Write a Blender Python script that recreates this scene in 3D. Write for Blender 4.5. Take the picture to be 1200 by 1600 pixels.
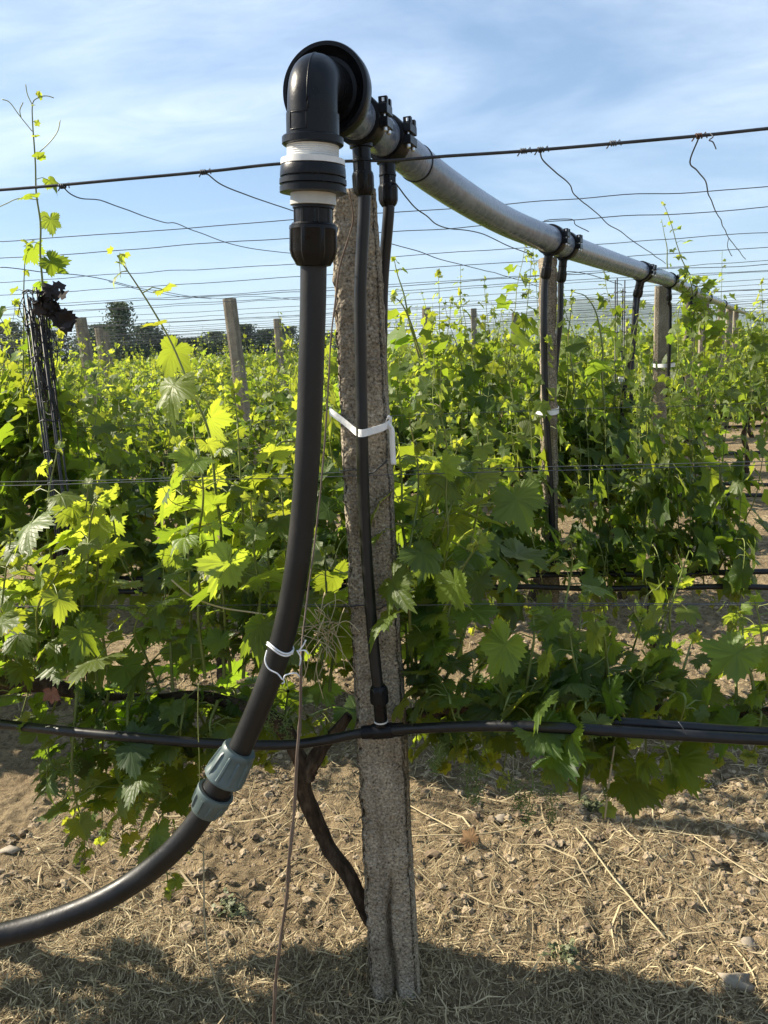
import bpy, math, random
import numpy as np

# ------------------------------------------------------------------ clearing
for o in list(bpy.data.objects):
    bpy.data.objects.remove(o)
scene = bpy.context.scene
COL = scene.collection
rng = np.random.default_rng(7)
random.seed(7)
rad = math.radians

# ------------------------------------------------------------------ camera
FPX = 1250.0                       # focal length in photo pixels (1200 x 1600)
YAW, PITCH, ROLL, CAMH = rad(8), rad(11.5), rad(2.8), 1.5
_cy, _sy = math.cos(YAW), math.sin(YAW)
def _yaw(v):
    return np.array([v[0]*_cy - v[1]*_sy, v[0]*_sy + v[1]*_cy, v[2]])
_F = _yaw((0, math.cos(PITCH), -math.sin(PITCH)))
_U = _yaw((0, math.sin(PITCH), math.cos(PITCH)))
_R = _yaw((1, 0, 0))
CR = math.cos(ROLL)*_R - math.sin(ROLL)*_U
CU = math.sin(ROLL)*_R + math.cos(ROLL)*_U
CAMP = np.array([0, 0, CAMH])
def ray(x, y):
    return _F + (x-600)/FPX*CR + (800-y)/FPX*CU
def atY(x, y, Y):
    d = ray(x, y); return CAMP + d*(Y/d[1])
def atZ(x, y, z):
    d = ray(x, y); return CAMP + d*((z-CAMH)/d[2])

from mathutils import Matrix, Vector
cam = bpy.data.cameras.new("camera")
cam.sensor_fit = 'VERTICAL'; cam.sensor_height = 32.0; cam.lens = 32.0*FPX/1600
cam.clip_start = 0.05; cam.clip_end = 20000
camo = bpy.data.objects.new("camera", cam); COL.objects.link(camo)
camo.matrix_world = Matrix(((CR[0], CU[0], -_F[0], 0), (CR[1], CU[1], -_F[1], 0),
                            (CR[2], CU[2], -_F[2], CAMH), (0, 0, 0, 1)))
scene.camera = camo

# ------------------------------------------------------------------ light and sky
SUN_AZ, SUN_EL = rad(-81), rad(36)          # bearing from +Y (left is negative), elevation
sdir = np.array([math.sin(SUN_AZ)*math.cos(SUN_EL), math.cos(SUN_AZ)*math.cos(SUN_EL), math.sin(SUN_EL)])
sl = bpy.data.lights.new("sun", 'SUN'); sl.energy = 5.0; sl.angle = rad(0.5); sl.color = (1.0, 0.90, 0.74)
so = bpy.data.objects.new("sun", sl); COL.objects.link(so)
so.rotation_euler = Vector(sdir).to_track_quat('Z', 'Y').to_euler()

world = bpy.data.worlds.new("World"); scene.world = world; world.use_nodes = True
def world_nodes():
    nt = world.node_tree; N = nt.nodes; L = nt.links; N.clear()
    out = N.new('ShaderNodeOutputWorld'); bg = N.new('ShaderNodeBackground'); bg.inputs['Strength'].default_value = 0.0565
    sky = N.new('ShaderNodeTexSky'); sky.sky_type = 'NISHITA'; sky.sun_disc = False
    sky.sun_elevation = SUN_EL; sky.sun_rotation = SUN_AZ
    sky.air_density = 1.0; sky.dust_density = 0.25; sky.ozone_density = 3.0; sky.altitude = 100
    tc = N.new('ShaderNodeTexCoord'); sep = N.new('ShaderNodeSeparateXYZ'); L.new(tc.outputs['Generated'], sep.inputs[0])
    def m(op, a, b=None):
        n = N.new('ShaderNodeMath'); n.operation = op
        for i, v in enumerate((a, b)):
            if v is None: continue
            if isinstance(v, (int, float)): n.inputs[i].default_value = v
            else: L.new(v, n.inputs[i])
        return n.outputs[0]
    zz = m('MAXIMUM', sep.outputs[2], 0.0)
    den = m('ADD', zz, 0.16)
    u = m('DIVIDE', sep.outputs[0], den); v = m('DIVIDE', sep.outputs[1], den)
    cb = N.new('ShaderNodeCombineXYZ'); L.new(u, cb.inputs[0]); L.new(v, cb.inputs[1])
    mp = N.new('ShaderNodeMapping'); L.new(cb.outputs[0], mp.inputs[0])
    mp.inputs['Rotation'].default_value = (0, 0, rad(-38)); mp.inputs['Scale'].default_value = (0.55, 1.2, 1); mp.inputs['Location'].default_value = (0.35, 0.2, 0)
    n1 = N.new('ShaderNodeTexNoise'); n1.inputs['Scale'].default_value = 1.15; n1.inputs['Detail'].default_value = 7; n1.inputs['Roughness'].default_value = 0.55; n1.inputs['Distortion'].default_value = 0.5
    L.new(mp.outputs[0], n1.inputs['Vector'])
    r1 = N.new('ShaderNodeValToRGB'); r1.color_ramp.elements[0].position = 0.38; r1.color_ramp.elements[1].position = 0.70
    L.new(n1.outputs[0], r1.inputs[0])
    mp2 = N.new('ShaderNodeMapping'); L.new(cb.outputs[0], mp2.inputs[0])
    mp2.inputs['Rotation'].default_value = (0, 0, rad(-30)); mp2.inputs['Scale'].default_value = (1.3, 2.5, 1)
    n2 = N.new('ShaderNodeTexNoise'); n2.inputs['Scale'].default_value = 1.6; n2.inputs['Detail'].default_value = 9; n2.inputs['Roughness'].default_value = 0.62; n2.inputs['Distortion'].default_value = 0.9
    L.new(mp2.outputs[0], n2.inputs['Vector'])
    r2 = N.new('ShaderNodeValToRGB'); r2.color_ramp.elements[0].position = 0.35; r2.color_ramp.elements[1].position = 0.75
    L.new(n2.outputs[0], r2.inputs[0])
    mask = m('MULTIPLY', r1.outputs[0], m('ADD', m('MULTIPLY', r2.outputs[0], 0.5), 0.4))
    fade = m('MULTIPLY', mask, m('MINIMUM', m('MULTIPLY', zz, 4.0), 1.0))
    veil = N.new('ShaderNodeMix'); veil.data_type = 'RGBA'; veil.inputs[0].default_value = .20; veil.inputs[7].default_value = (7.2, 10.6, 15.0, 1); L.new(sky.outputs[0], veil.inputs[6])
    mix = N.new('ShaderNodeMix'); mix.data_type = 'RGBA'
    L.new(m('MULTIPLY', fade, 0.66), mix.inputs[0]); L.new(veil.outputs[2], mix.inputs[6]); mix.inputs[7].default_value = (12.2, 13.2, 14.6, 1)
    L.new(mix.outputs[2], bg.inputs[0]); L.new(bg.outputs[0], out.inputs[0])
world_nodes()

vs = scene.view_settings
vs.view_transform = 'Standard'; vs.look = 'None'; vs.gamma = 1.0; vs.use_curve_mapping = False; vs.exposure = 1.13
scene.cycles.max_bounces = 8; scene.cycles.diffuse_bounces = 3; scene.cycles.transmission_bounces = 6; scene.cycles.transparent_max_bounces = 6
scene.cycles.use_denoising = True

# ------------------------------------------------------------------ noise
def _hash(ix, iy, iz, seed):
    h = (ix.astype(np.int64)*374761393 + iy.astype(np.int64)*668265263 + iz.astype(np.int64)*2147483647 + seed*974711) & 0xffffffff
    h = ((h ^ (h >> 13))*1274126177) & 0xffffffff
    h = ((h ^ (h >> 16))*2246822519) & 0xffffffff
    return ((h ^ (h >> 15)) & 0xffffff)/float(0xffffff)
def vnoise(p, seed=0):
    p = np.asarray(p, float); i = np.floor(p); f = p-i; f = f*f*(3-2*f); r = 0
    for dx in (0, 1):
        for dy in (0, 1):
            for dz in (0, 1):
                w = (f[..., 0] if dx else 1-f[..., 0])*(f[..., 1] if dy else 1-f[..., 1])*(f[..., 2] if dz else 1-f[..., 2])
                r = r + w*_hash(i[..., 0]+dx, i[..., 1]+dy, i[..., 2]+dz, seed)
    return r*2-1
def v2(x, y, s, seed=0):
    x = np.asarray(x, float); y = np.asarray(y, float)
    return vnoise(np.stack([x*s, y*s, np.zeros_like(x)+seed*3.7], -1), seed)

# ------------------------------------------------------------------ mesh collecting
class MB:
    def __init__(s): s.V = []; s.F = []; s.n = 0; s.A = {}; s.mi = []
    def add(s, V, F, mi=0, **attrs):
        """V (n,3); F list of (m,k) index arrays"""
        V = np.asarray(V, float).reshape(-1, 3)
        if not isinstance(F, list): F = [F]
        for f in F:
            f = np.asarray(f, int)
            if len(f): s.F.append(f + s.n); s.mi.append(np.full(len(f), mi))
        k = len(V)
        for a in set(s.A) | set(attrs):
            if a not in s.A: s.A[a] = [np.zeros((s.n,)+np.shape(np.asarray(attrs[a]))[1:])] if np.ndim(attrs[a]) > 0 else [np.zeros(s.n)]
            val = attrs.get(a)
            if val is None:
                val = np.zeros((k,)+s.A[a][0].shape[1:])
            elif np.ndim(val) == 0: val = np.full(k, float(val))
            s.A[a].append(np.asarray(val, float))
        s.V.append(V); s.n += k
        return s
    def mesh(s, name, mats, smooth=True):
        V = np.concatenate(s.V) if s.V else np.zeros((0, 3))
        me = bpy.data.meshes.new(name)
        me.vertices.add(len(V)); me.vertices.foreach_set('co', V.ravel().astype(np.float32))
        tot = np.concatenate([np.full(len(f), f.shape[1]) for f in s.F]); idx = np.concatenate([f.ravel() for f in s.F])
        me.loops.add(len(idx)); me.loops.foreach_set('vertex_index', idx.astype(np.int32))
        me.polygons.add(len(tot)); st = np.concatenate([[0], np.cumsum(tot)[:-1]])
        me.polygons.foreach_set('loop_start', st.astype(np.int32)); me.polygons.foreach_set('loop_total', tot.astype(np.int32))
        mi = np.concatenate(s.mi)
        me.polygons.foreach_set('material_index', mi.astype(np.int32))
        me.polygons.foreach_set('use_smooth', np.full(len(tot), bool(smooth)))
        for a, lst in s.A.items():
            arr = np.concatenate(lst)
            if arr.ndim == 1:
                at = me.attributes.new(a, 'FLOAT', 'POINT'); at.data.foreach_set('value', arr.astype(np.float32))
            else:
                at = me.attributes.new(a, 'FLOAT_VECTOR', 'POINT'); at.data.foreach_set('vector', arr.ravel().astype(np.float32))
        me.update(calc_edges=True); me.validate()
        for m_ in (mats if isinstance(mats, (list, tuple)) else [mats]): me.materials.append(m_)
        return me
    def build(s, name, mats, parent=None, smooth=True, sharp=None):
        me = s.mesh(name, mats, smooth)
        if sharp: me.set_sharp_from_angle(angle=rad(sharp))
        o = bpy.data.objects.new(name, me); COL.objects.link(o)
        if parent is not None: o.parent = parent; o.matrix_parent_inverse = parent.matrix_world.inverted()
        return o

def tag(o, label=None, cat=None, group=None, kind=None):
    if label: o['label'] = label
    if cat: o['category'] = cat
    if group: o['group'] = group
    if kind: o['kind'] = kind
    return o
def empty(name, loc, label, cat, group=None):
    o = bpy.data.objects.new(name, None); COL.objects.link(o); o.location = Vector(loc); o.empty_display_size = 0.1
    o.matrix_world = Matrix.Translation(Vector(loc))
    return tag(o, label, cat, group)

def unit(v):
    v = np.asarray(v, float); return v/max(np.linalg.norm(v), 1e-12)
def catmull(P, n=8, R=None):
    P = np.asarray(P, float)
    Q = np.vstack([2*P[0]-P[1], P, 2*P[-1]-P[-2]]); out = []
    for i in range(1, len(Q)-2):
        p0, p1, p2, p3 = Q[i-1:i+3]
        for k in range(n):
            t = k/n
            out.append(.5*((2*p1)+(-p0+p2)*t+(2*p0-5*p1+4*p2-p3)*t*t+(-p0+3*p1-3*p2+p3)*t**3))
    out.append(P[-1]); return np.array(out)
def frames(P):
    T = np.gradient(P, axis=0); T /= np.maximum(np.linalg.norm(T, axis=1, keepdims=True), 1e-12)
    a = np.array([0, 0, 1.0]) if abs(T[0][2]) < .9 else np.array([0, 1.0, 0])
    n = unit(np.cross(T[0], a)); Ns = [n]
    for i in range(1, len(P)):
        n = n - T[i]*np.dot(n, T[i]); n = unit(n); Ns.append(n)
    Ns = np.array(Ns); return T, Ns, np.cross(T, Ns)
def sweep(mb, P, r, seg=10, cap=True, mi=0, bump=0, seed=0, flat=1.0, **attrs):
    P = np.asarray(P, float); m = len(P); r = np.broadcast_to(np.asarray(r, float), (m,))
    T, N, B = frames(P); th = np.linspace(0, 2*np.pi, seg, endpoint=False)
    V = P[:, None, :] + r[:, None, None]*(np.cos(th)[None, :, None]*N[:, None, :] + flat*np.sin(th)[None, :, None]*B[:, None, :])
    if bump and len(bump) > 2:
        Ln = np.concatenate([[0], np.cumsum(np.linalg.norm(np.diff(P, axis=0), axis=1))])[:, None]+0*th[None]
        q_ = np.stack([np.cos(th)[None]*2.6+0*Ln, np.sin(th)[None]*2.6+0*Ln, Ln*9], -1); q3 = np.stack([np.cos(th)[None]*6+0*Ln, np.sin(th)[None]*6+0*Ln, Ln*16], -1)
        nz = vnoise(q_, seed)+.8*vnoise(q3, seed+1)+.6*vnoise(np.stack([0*Ln, 0*Ln, Ln*14], -1), seed+2); V = V + (V-P[:, None, :])*(nz*bump[0])[..., None]
    elif bump:
        nz = vnoise(V*bump[1], seed); V = V + (V-P[:, None, :])*(nz*bump[0])[..., None]
    i = np.arange(m-1)[:, None]*seg; j = np.arange(seg)[None, :]; j2 = (j+1) % seg
    F = np.stack([i+j, i+j2, i+seg+j2, i+seg+j], -1).reshape(-1, 4)
    FF = [F]; V = V.reshape(-1, 3)
    if cap and seg > 3:
        FF += [np.arange(seg)[::-1][None, :], ((m-1)*seg+np.arange(seg))[None, :]]
    mb.add(V, FF, mi, **attrs); return mb
def lathe(mb, origin, axis, prof, seg=40, mi=0, ribs=0, ribdepth=None, phase=0.0, **attrs):
    """prof: list of (t along axis, radius[, rib amount])"""
    axis = unit(axis); a = np.array([0, 0, 1.0]) if abs(axis[2]) < .9 else np.array([0, 1.0, 0])
    u = unit(np.cross(axis, a)); w = np.cross(axis, u)
    th = np.linspace(0, 2*np.pi, seg, endpoint=False); V = []
    for p in prof:
        t, r = p[0], p[1]; rr = np.full(seg, r)
        if ribs and len(p) > 2:
            ph = ((th+phase)*ribs/(2*np.pi)) % 1.0
            rr = r + p[2]*(np.abs(ph-.5) < .14)
        V.append(np.asarray(origin)[None, :] + axis[None, :]*t + rr[:, None]*(np.cos(th)[:, None]*u + np.sin(th)[:, None]*w))
    V = np.concatenate(V); m = len(prof)
    i = np.arange(m-1)[:, None]*seg; j = np.arange(seg)[None, :]; j2 = (j+1) % seg
    F = np.stack([i+j, i+j2, i+seg+j2, i+seg+j], -1).reshape(-1, 4)
    mb.add(V, [F, np.arange(seg)[::-1][None, :], ((m-1)*seg+np.arange(seg))[None, :]], mi, **attrs); return mb
def box(mb, c, ax, half, mi=0, bev=0.15, **attrs):
    """bevelled box: centre, 3 axes (rows), half sizes"""
    ax = np.asarray(ax, float); h = np.asarray(half, float); b = min(h)*bev
    V = []
    for sx in (-1, 1):
        for sy in (-1, 1):
            for sz in (-1, 1):
                s_ = np.array([sx, sy, sz])
                for k in range(3):
                    q = s_*(h-b); q[k] = s_[k]*h[k]; V.append(np.asarray(c)+q@ax)
    V = np.array(V)
    def vid(sx, sy, sz, k): return (((sx > 0)*2+(sy > 0))*2+(sz > 0))*3+k
    quads, tris = [], []
    for k in range(3):
        a, c2 = (k+1) % 3, (k+2) % 3
        for s_ in (-1, 1):
            q = []
            for (p, r_) in ((-1, -1), (1, -1), (1, 1), (-1, 1)):
                v = [0, 0, 0]; v[k] = s_; v[a] = p; v[c2] = r_; q.append(vid(*v, k))
            quads.append(q if s_ > 0 else q[::-1])
            for s2 in (-1, 1):
                pass
        for s1 in (-1, 1):
            for s2 in (-1, 1):
                v0 = [0, 0, 0]; v0[k] = -1; v0[a] = s1; v0[c2] = s2
                v1 = list(v0); v1[k] = 1
                q = [vid(*v0, a), vid(*v1, a), vid(*v1, c2), vid(*v0, c2)]
                quads.append(q if s1*s2 < 0 else q[::-1])
    for sx in (-1, 1):
        for sy in (-1, 1):
            for sz in (-1, 1):
                t = [vid(sx, sy, sz, 0), vid(sx, sy, sz, 1), vid(sx, sy, sz, 2)]
                tris.append(t if sx*sy*sz > 0 else t[::-1])
    mb.add(V, [np.array(quads), np.array(tris)], mi, **attrs); return mb

# ------------------------------------------------------------------ materials
def new_mat(name):
    m_ = bpy.data.materials.new(name); m_.use_nodes = True; nt = m_.node_tree; nt.nodes.clear()
    return m_, nt, nt.nodes, nt.links
def ramp(N, L, src, stops):
    r = N.new('ShaderNodeValToRGB'); cr = r.color_ramp
    while len(cr.elements) > 1: cr.elements.remove(cr.elements[-1])
    cr.elements[0].position = stops[0][0]; cr.elements[0].color = (*stops[0][1], 1)
    for p, c in stops[1:]:
        e = cr.elements.new(p); e.color = (*c, 1)
    L.new(src, r.inputs[0]); return r.outputs[0]
def simple(name, stops, scale=20, rough=.5, metal=0, bump=0, bscale=None, detail=5, spec=.5, stretch=None, rvar=0.0, distort=0.0):
    m_, nt, N, L = new_mat(name)
    out = N.new('ShaderNodeOutputMaterial'); b = N.new('ShaderNodeBsdfPrincipled'); L.new(b.outputs[0], out.inputs[0])
    tc = N.new('ShaderNodeTexCoord'); vec = tc.outputs['Object']
    if stretch:
        mp = N.new('ShaderNodeMapping'); mp.inputs['Scale'].default_value = stretch; L.new(vec, mp.inputs[0]); vec = mp.outputs[0]
    n = N.new('ShaderNodeTexNoise'); n.inputs['Scale'].default_value = scale; n.inputs['Detail'].default_value = detail; n.inputs['Roughness'].default_value = .62; n.inputs['Distortion'].default_value = distort
    L.new(vec, n.inputs['Vector'])
    L.new(ramp(N, L, n.outputs[0], stops), b.inputs['Base Color'])
    b.inputs['Roughness'].default_value = rough; b.inputs['Metallic'].default_value = metal; b.inputs['Specular IOR Level'].default_value = spec
    if rvar:
        mr = N.new('ShaderNodeMapRange'); L.new(n.outputs[0], mr.inputs[0]); mr.inputs[1].default_value = .3; mr.inputs[2].default_value = .7
        mr.inputs[3].default_value = rough-rvar; mr.inputs[4].default_value = rough+rvar; L.new(mr.outputs[0], b.inputs['Roughness'])
    if bump:
        n2 = N.new('ShaderNodeTexNoise'); n2.inputs['Scale'].default_value = bscale or scale*4; n2.inputs['Detail'].default_value = 6
        L.new(vec, n2.inputs['Vector'])
        bp = N.new('ShaderNodeBump'); bp.inputs['Strength'].default_value = min(1, bump*1.0); bp.inputs['Distance'].default_value = .002
        L.new(n2.outputs[0], bp.inputs['Height']); L.new(bp.outputs[0], b.inputs['Normal'])
    return m_
M = {}
M['black'] = simple('black_plastic', [(.3, (.005, .0052, .006)), (.7, (.009, .009, .010))], 60, .32, rvar=.08, bump=.15, bscale=300, spec=.2)
M['elbow'] = simple('charcoal_plastic', [(.3, (.0045, .005, .007)), (.7, (.008, .0085, .0105))], 30, .32, rvar=.07, bump=.1, bscale=250, spec=.22)
M['hose'] = simple('dusty_black_hose', [(.3, (.006, .0056, .0055)), (.55, (.010, .0095, .009)), (.8, (.026, .023, .02))], 16, .46, rvar=.1, bump=.2, bscale=160, stretch=(1, 1, .6), spec=.35)
M['drip'] = simple('black_drip_tube', [(.3, (.007, .007, .008)), (.7, (.015, .0145, .014))], 25, .38, rvar=.1, spec=.35)
M['white'] = simple('white_plastic', [(.3, (.52, .52, .5)), (.7, (.68, .68, .66))], 25, .45)
M['offwhite'] = simple('dull_white_plastic', [(.3, (.38, .38, .355)), (.7, (.5, .5, .47))], 25, .45)
M['tape'] = simple('white_tie_tape', [(.3, (.72, .72, .7)), (.7, (.84, .84, .83))], 40, .5, bump=.3, bscale=120)
M['pipe'] = simple('grey_pipe_plastic', [(.3, (.075, .10, .15)), (.45, (.115, .145, .20)), (.58, (.16, .19, .245)), (.74, (.27, .30, .35))], 17, .27, rvar=.1, bump=.12, bscale=60, distort=1.5)
M['zinc'] = simple('zinc_bolt', [(.3, (.5, .5, .5)), (.7, (.68, .68, .67))], 90, .35, metal=.9)
M['green'] = simple('grey_green_plastic', [(.3, (.055, .082, .08)), (.7, (.09, .122, .118))], 25, .42, rvar=.08)
M['wire'] = simple('dark_steel_wire', [(.3, (.02, .022, .026)), (.7, (.06, .06, .062))], 30, .5, metal=.5)
M['thinwire'] = simple('grey_steel_wire', [(.3, (.05, .055, .065)), (.7, (.10, .105, .115))], 3, .5, metal=.3)
M['rust'] = simple('rusty_iron', [(.3, (.05, .022, .012)), (.7, (.13, .06, .03))], 60, .8)
M['twine'] = simple('brown_twine', [(.3, (.07, .045, .032)), (.7, (.2, .15, .11))], 40, .75, stretch=(1, 1, .15))
M['string'] = simple('white_string', [(.3, (.6, .6, .6)), (.7, (.8, .8, .8))], 80, .7)
M['bark'] = simple('vine_bark', [(.3, (.02, .014, .009)), (.5, (.055, .038, .025)), (.75, (.13, .095, .065))], 60, .95, bump=1, bscale=150, stretch=(1, 1, .3), spec=.15)
M['shoot'] = simple('green_cane', [(.3, (.12, .16, .03)), (.55, (.17, .2, .045)), (.8, (.16, .10, .045))], 14, .5)
M['tendril'] = simple('pale_tendril', [(.3, (.26, .3, .07)), (.7, (.36, .36, .11))], 30, .5)
M['cluster'] = simple('green_flower_cluster', [(.3, (.10, .15, .03)), (.7, (.17, .22, .05))], 60, .55)
M['stone'] = simple('pale_stone', [(.3, (.22, .18, .13)), (.7, (.36, .31, .24))], 30, .9, bump=.6, bscale=90)
M['deadleaf'] = simple('brown_dry_leaf', [(.3, (.14, .075, .03)), (.7, (.24, .14, .06))], 40, .8)
M['redleaf'] = simple('reddish_brown_leaf', [(.3, (.15, .055, .03)), (.7, (.23, .09, .05))], 40, .7)
M['clump'] = simple('dark_dried_leaf', [(.3, (.011, .009, .008)), (.7, (.03, .02, .017))], 30, .9)
M['weed'] = simple('green_weed', [(.3, (.075, .09, .035)), (.7, (.14, .15, .065))], 30, .6)
M['trunk'] = simple('tree_bark', [(.3, (.05, .04, .03)), (.7, (.1, .08, .06))], 6, .9)

def mat_concrete():
    m_, nt, N, L = new_mat('rough_concrete')
    out = N.new('ShaderNodeOutputMaterial'); b = N.new('ShaderNodeBsdfPrincipled'); L.new(b.outputs[0], out.inputs[0])
    tc = N.new('ShaderNodeTexCoord'); v = tc.outputs['Object']
    n1 = N.new('ShaderNodeTexNoise'); n1.inputs['Scale'].default_value = 9; n1.inputs['Detail'].default_value = 8; n1.inputs['Roughness'].default_value = .7; L.new(v, n1.inputs['Vector'])
    c1 = ramp(N, L, n1.outputs[0], [(.28, (.19, .158, .116)), (.5, (.29, .25, .19)), (.72, (.40, .352, .278))])
    vo = N.new('ShaderNodeTexVoronoi'); vo.inputs['Scale'].default_value = 150; L.new(v, vo.inputs['Vector'])
    n3 = N.new('ShaderNodeTexNoise'); n3.inputs['Scale'].default_value = 200; n3.inputs['Detail'].default_value = 4; n3.inputs['Roughness'].default_value = .65; L.new(v, n3.inputs['Vector'])
    sp = ramp(N, L, n3.outputs[0], [(.34, (.22, .2, .18)), (.43, (.74, .73, .71)), (.55, (1, 1, 1)), (.66, (1.6, 1.57, 1.5))])
    mx = N.new('ShaderNodeMix'); mx.data_type = 'RGBA'; mx.blend_type = 'MULTIPLY'; mx.inputs[0].default_value = 1
    L.new(c1, mx.inputs[6]); L.new(sp, mx.inputs[7])
    mp = N.new('ShaderNodeMapping'); mp.inputs['Scale'].default_value = (22, 22, 2.5); L.new(v, mp.inputs[0])
    n4 = N.new('ShaderNodeTexNoise'); n4.inputs['Scale'].default_value = 1; n4.inputs['Detail'].default_value = 5; L.new(mp.outputs[0], n4.inputs['Vector'])
    st = ramp(N, L, n4.outputs[0], [(.36, (.72, .69, .64)), (.5, (1, 1, 1)), (.66, (1.12, 1.1, 1.05))])
    m2 = N.new('ShaderNodeMix'); m2.data_type = 'RGBA'; m2.blend_type = 'MULTIPLY'; m2.inputs[0].default_value = 1
    L.new(mx.outputs[2], m2.inputs[6]); L.new(st, m2.inputs[7]); L.new(m2.outputs[2], b.inputs['Base Color'])
    b.inputs['Roughness'].default_value = .92; b.inputs['Specular IOR Level'].default_value = .2
    add = N.new('ShaderNodeMath'); add.operation = 'ADD'; L.new(n3.outputs[0], add.inputs[0]); L.new(vo.outputs['Distance'], add.inputs[1])
    bp = N.new('ShaderNodeBump'); bp.inputs['Strength'].default_value = .9; bp.inputs['Distance'].default_value = .004
    L.new(add.outputs[0], bp.inputs['Height']); L.new(bp.outputs[0], b.inputs['Normal'])
    return m_
M['concrete'] = mat_concrete()

def mat_leaf(name, mature, young, tm, ty, tfac=.45):
    m_, nt, N, L = new_mat(name)
    out = N.new('ShaderNodeOutputMaterial'); b = N.new('ShaderNodeBsdfPrincipled'); tr = N.new('ShaderNodeBsdfTranslucent')
    ms = N.new('ShaderNodeMixShader'); ms.inputs[0].default_value = tfac
    L.new(b.outputs[0], ms.inputs[1]); L.new(tr.outputs[0], ms.inputs[2]); L.new(ms.outputs[0], out.inputs[0])
    age = N.new('ShaderNodeAttribute'); age.attribute_name = 'age'
    rnd = N.new('ShaderNodeAttribute'); rnd.attribute_name = 'rnd'
    lc = N.new('ShaderNodeAttribute'); lc.attribute_name = 'leafco'
    sep = N.new('ShaderNodeSeparateXYZ'); L.new(lc.outputs['Vector'], sep.inputs[0])
    def mt(op, a, b_=None, c_=None):
        n = N.new('ShaderNodeMath'); n.operation = op
        for i, v in enumerate((a, b_, c_)):
            if v is None: continue
            if isinstance(v, (int, float)): n.inputs[i].default_value = v
            else: L.new(v, n.inputs[i])
        return n.outputs[0]
    ax = mt('ABSOLUTE', sep.outputs[0]); y = sep.outputs[1]
    ds = [ax]
    for a in (53, 113):
        s_, c_ = math.sin(rad(a)), math.cos(rad(a))
        d = mt('ABSOLUTE', mt('SUBTRACT', mt('MULTIPLY', ax, c_), mt('MULTIPLY', y, s_)))
        al = mt('ADD', mt('MULTIPLY', ax, s_), mt('MULTIPLY', y, c_))
        ds.append(mt('ADD', d, mt('MULTIPLY', mt('LESS_THAN', al, 0), 1.0)))
    dm = mt('MINIMUM', mt('MINIMUM', ds[0], ds[1]), ds[2])
    sec = mt('ABSOLUTE', mt('SUBTRACT', mt('FRACT', mt('ADD', mt('MULTIPLY', y, 7.0), mt('MULTIPLY', ax, -5.0))), .5))
    vein = mt('MAXIMUM', mt('SUBTRACT', 1.0, mt('DIVIDE', dm, .022)), mt('MULTIPLY', mt('SUBTRACT', 1.0, mt('DIVIDE', sec, .1)), .45))
    vein = mt('MINIMUM', mt('MAXIMUM', vein, 0.0), 1.0)
    def mixc(f, A, B):
        n = N.new('ShaderNodeMix'); n.data_type = 'RGBA'
        if isinstance(f, (int, float)): n.inputs[0].default_value = f
        else: L.new(f, n.inputs[0])
        for k, v in ((6, A), (7, B)):
            if isinstance(v, tuple): n.inputs[k].default_value = (*v, 1)
            else: L.new(v, n.inputs[k])
        return n.outputs[2]
    base = mixc(age.outputs['Fac'], mature, young)
    base = mixc(mt('MULTIPLY', vein, .35), base, tuple(min(1, c*1.9+.02) for c in young))
    geo = N.new('ShaderNodeNewGeometry')
    base = mixc(mt('MULTIPLY', geo.outputs['Backfacing'], .38), base, (.17, .21, .12))
    hs = N.new('ShaderNodeHueSaturation'); L.new(base, hs.inputs['Color'])
    mr = N.new('ShaderNodeMapRange'); L.new(rnd.outputs['Fac'], mr.inputs[0]); mr.inputs[3].default_value = .72; mr.inputs[4].default_value = 1.3
    L.new(mr.outputs[0], hs.inputs['Value'])
    mr2 = N.new('ShaderNodeMapRange'); L.new(mt('FRACT', mt('MULTIPLY', rnd.outputs['Fac'], 7.31)), mr2.inputs[0]); mr2.inputs[3].default_value = .485; mr2.inputs[4].default_value = .512
    L.new(mr2.outputs[0], hs.inputs['Hue'])
    L.new(hs.outputs[0], b.inputs['Base Color'])
    tcol = mixc(age.outputs['Fac'], tm, ty)
    tcol = mixc(mt('MULTIPLY', vein, .4), tcol, (.12, .2, .02))
    hs2 = N.new('ShaderNodeHueSaturation'); L.new(tcol, hs2.inputs['Color']); L.new(mr.outputs[0], hs2.inputs['Value']); L.new(mr2.outputs[0], hs2.inputs['Hue'])
    L.new(hs2.outputs[0], tr.inputs['Color'])
    b.inputs['Roughness'].default_value = .46; b.inputs['Specular IOR Level'].default_value = .45
    bp = N.new('ShaderNodeBump'); bp.inputs['Strength'].default_value = .35; bp.inputs['Distance'].default_value = .003
    L.new(vein, bp.inputs['Height']); L.new(bp.outputs[0], b.inputs['Normal'])
    return m_
M['leaf'] = mat_leaf('vine_leaf', (.034, .070, .013), (.13, .185, .034), (.21, .335, .014), (.55, .62, .045), .52)

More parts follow.
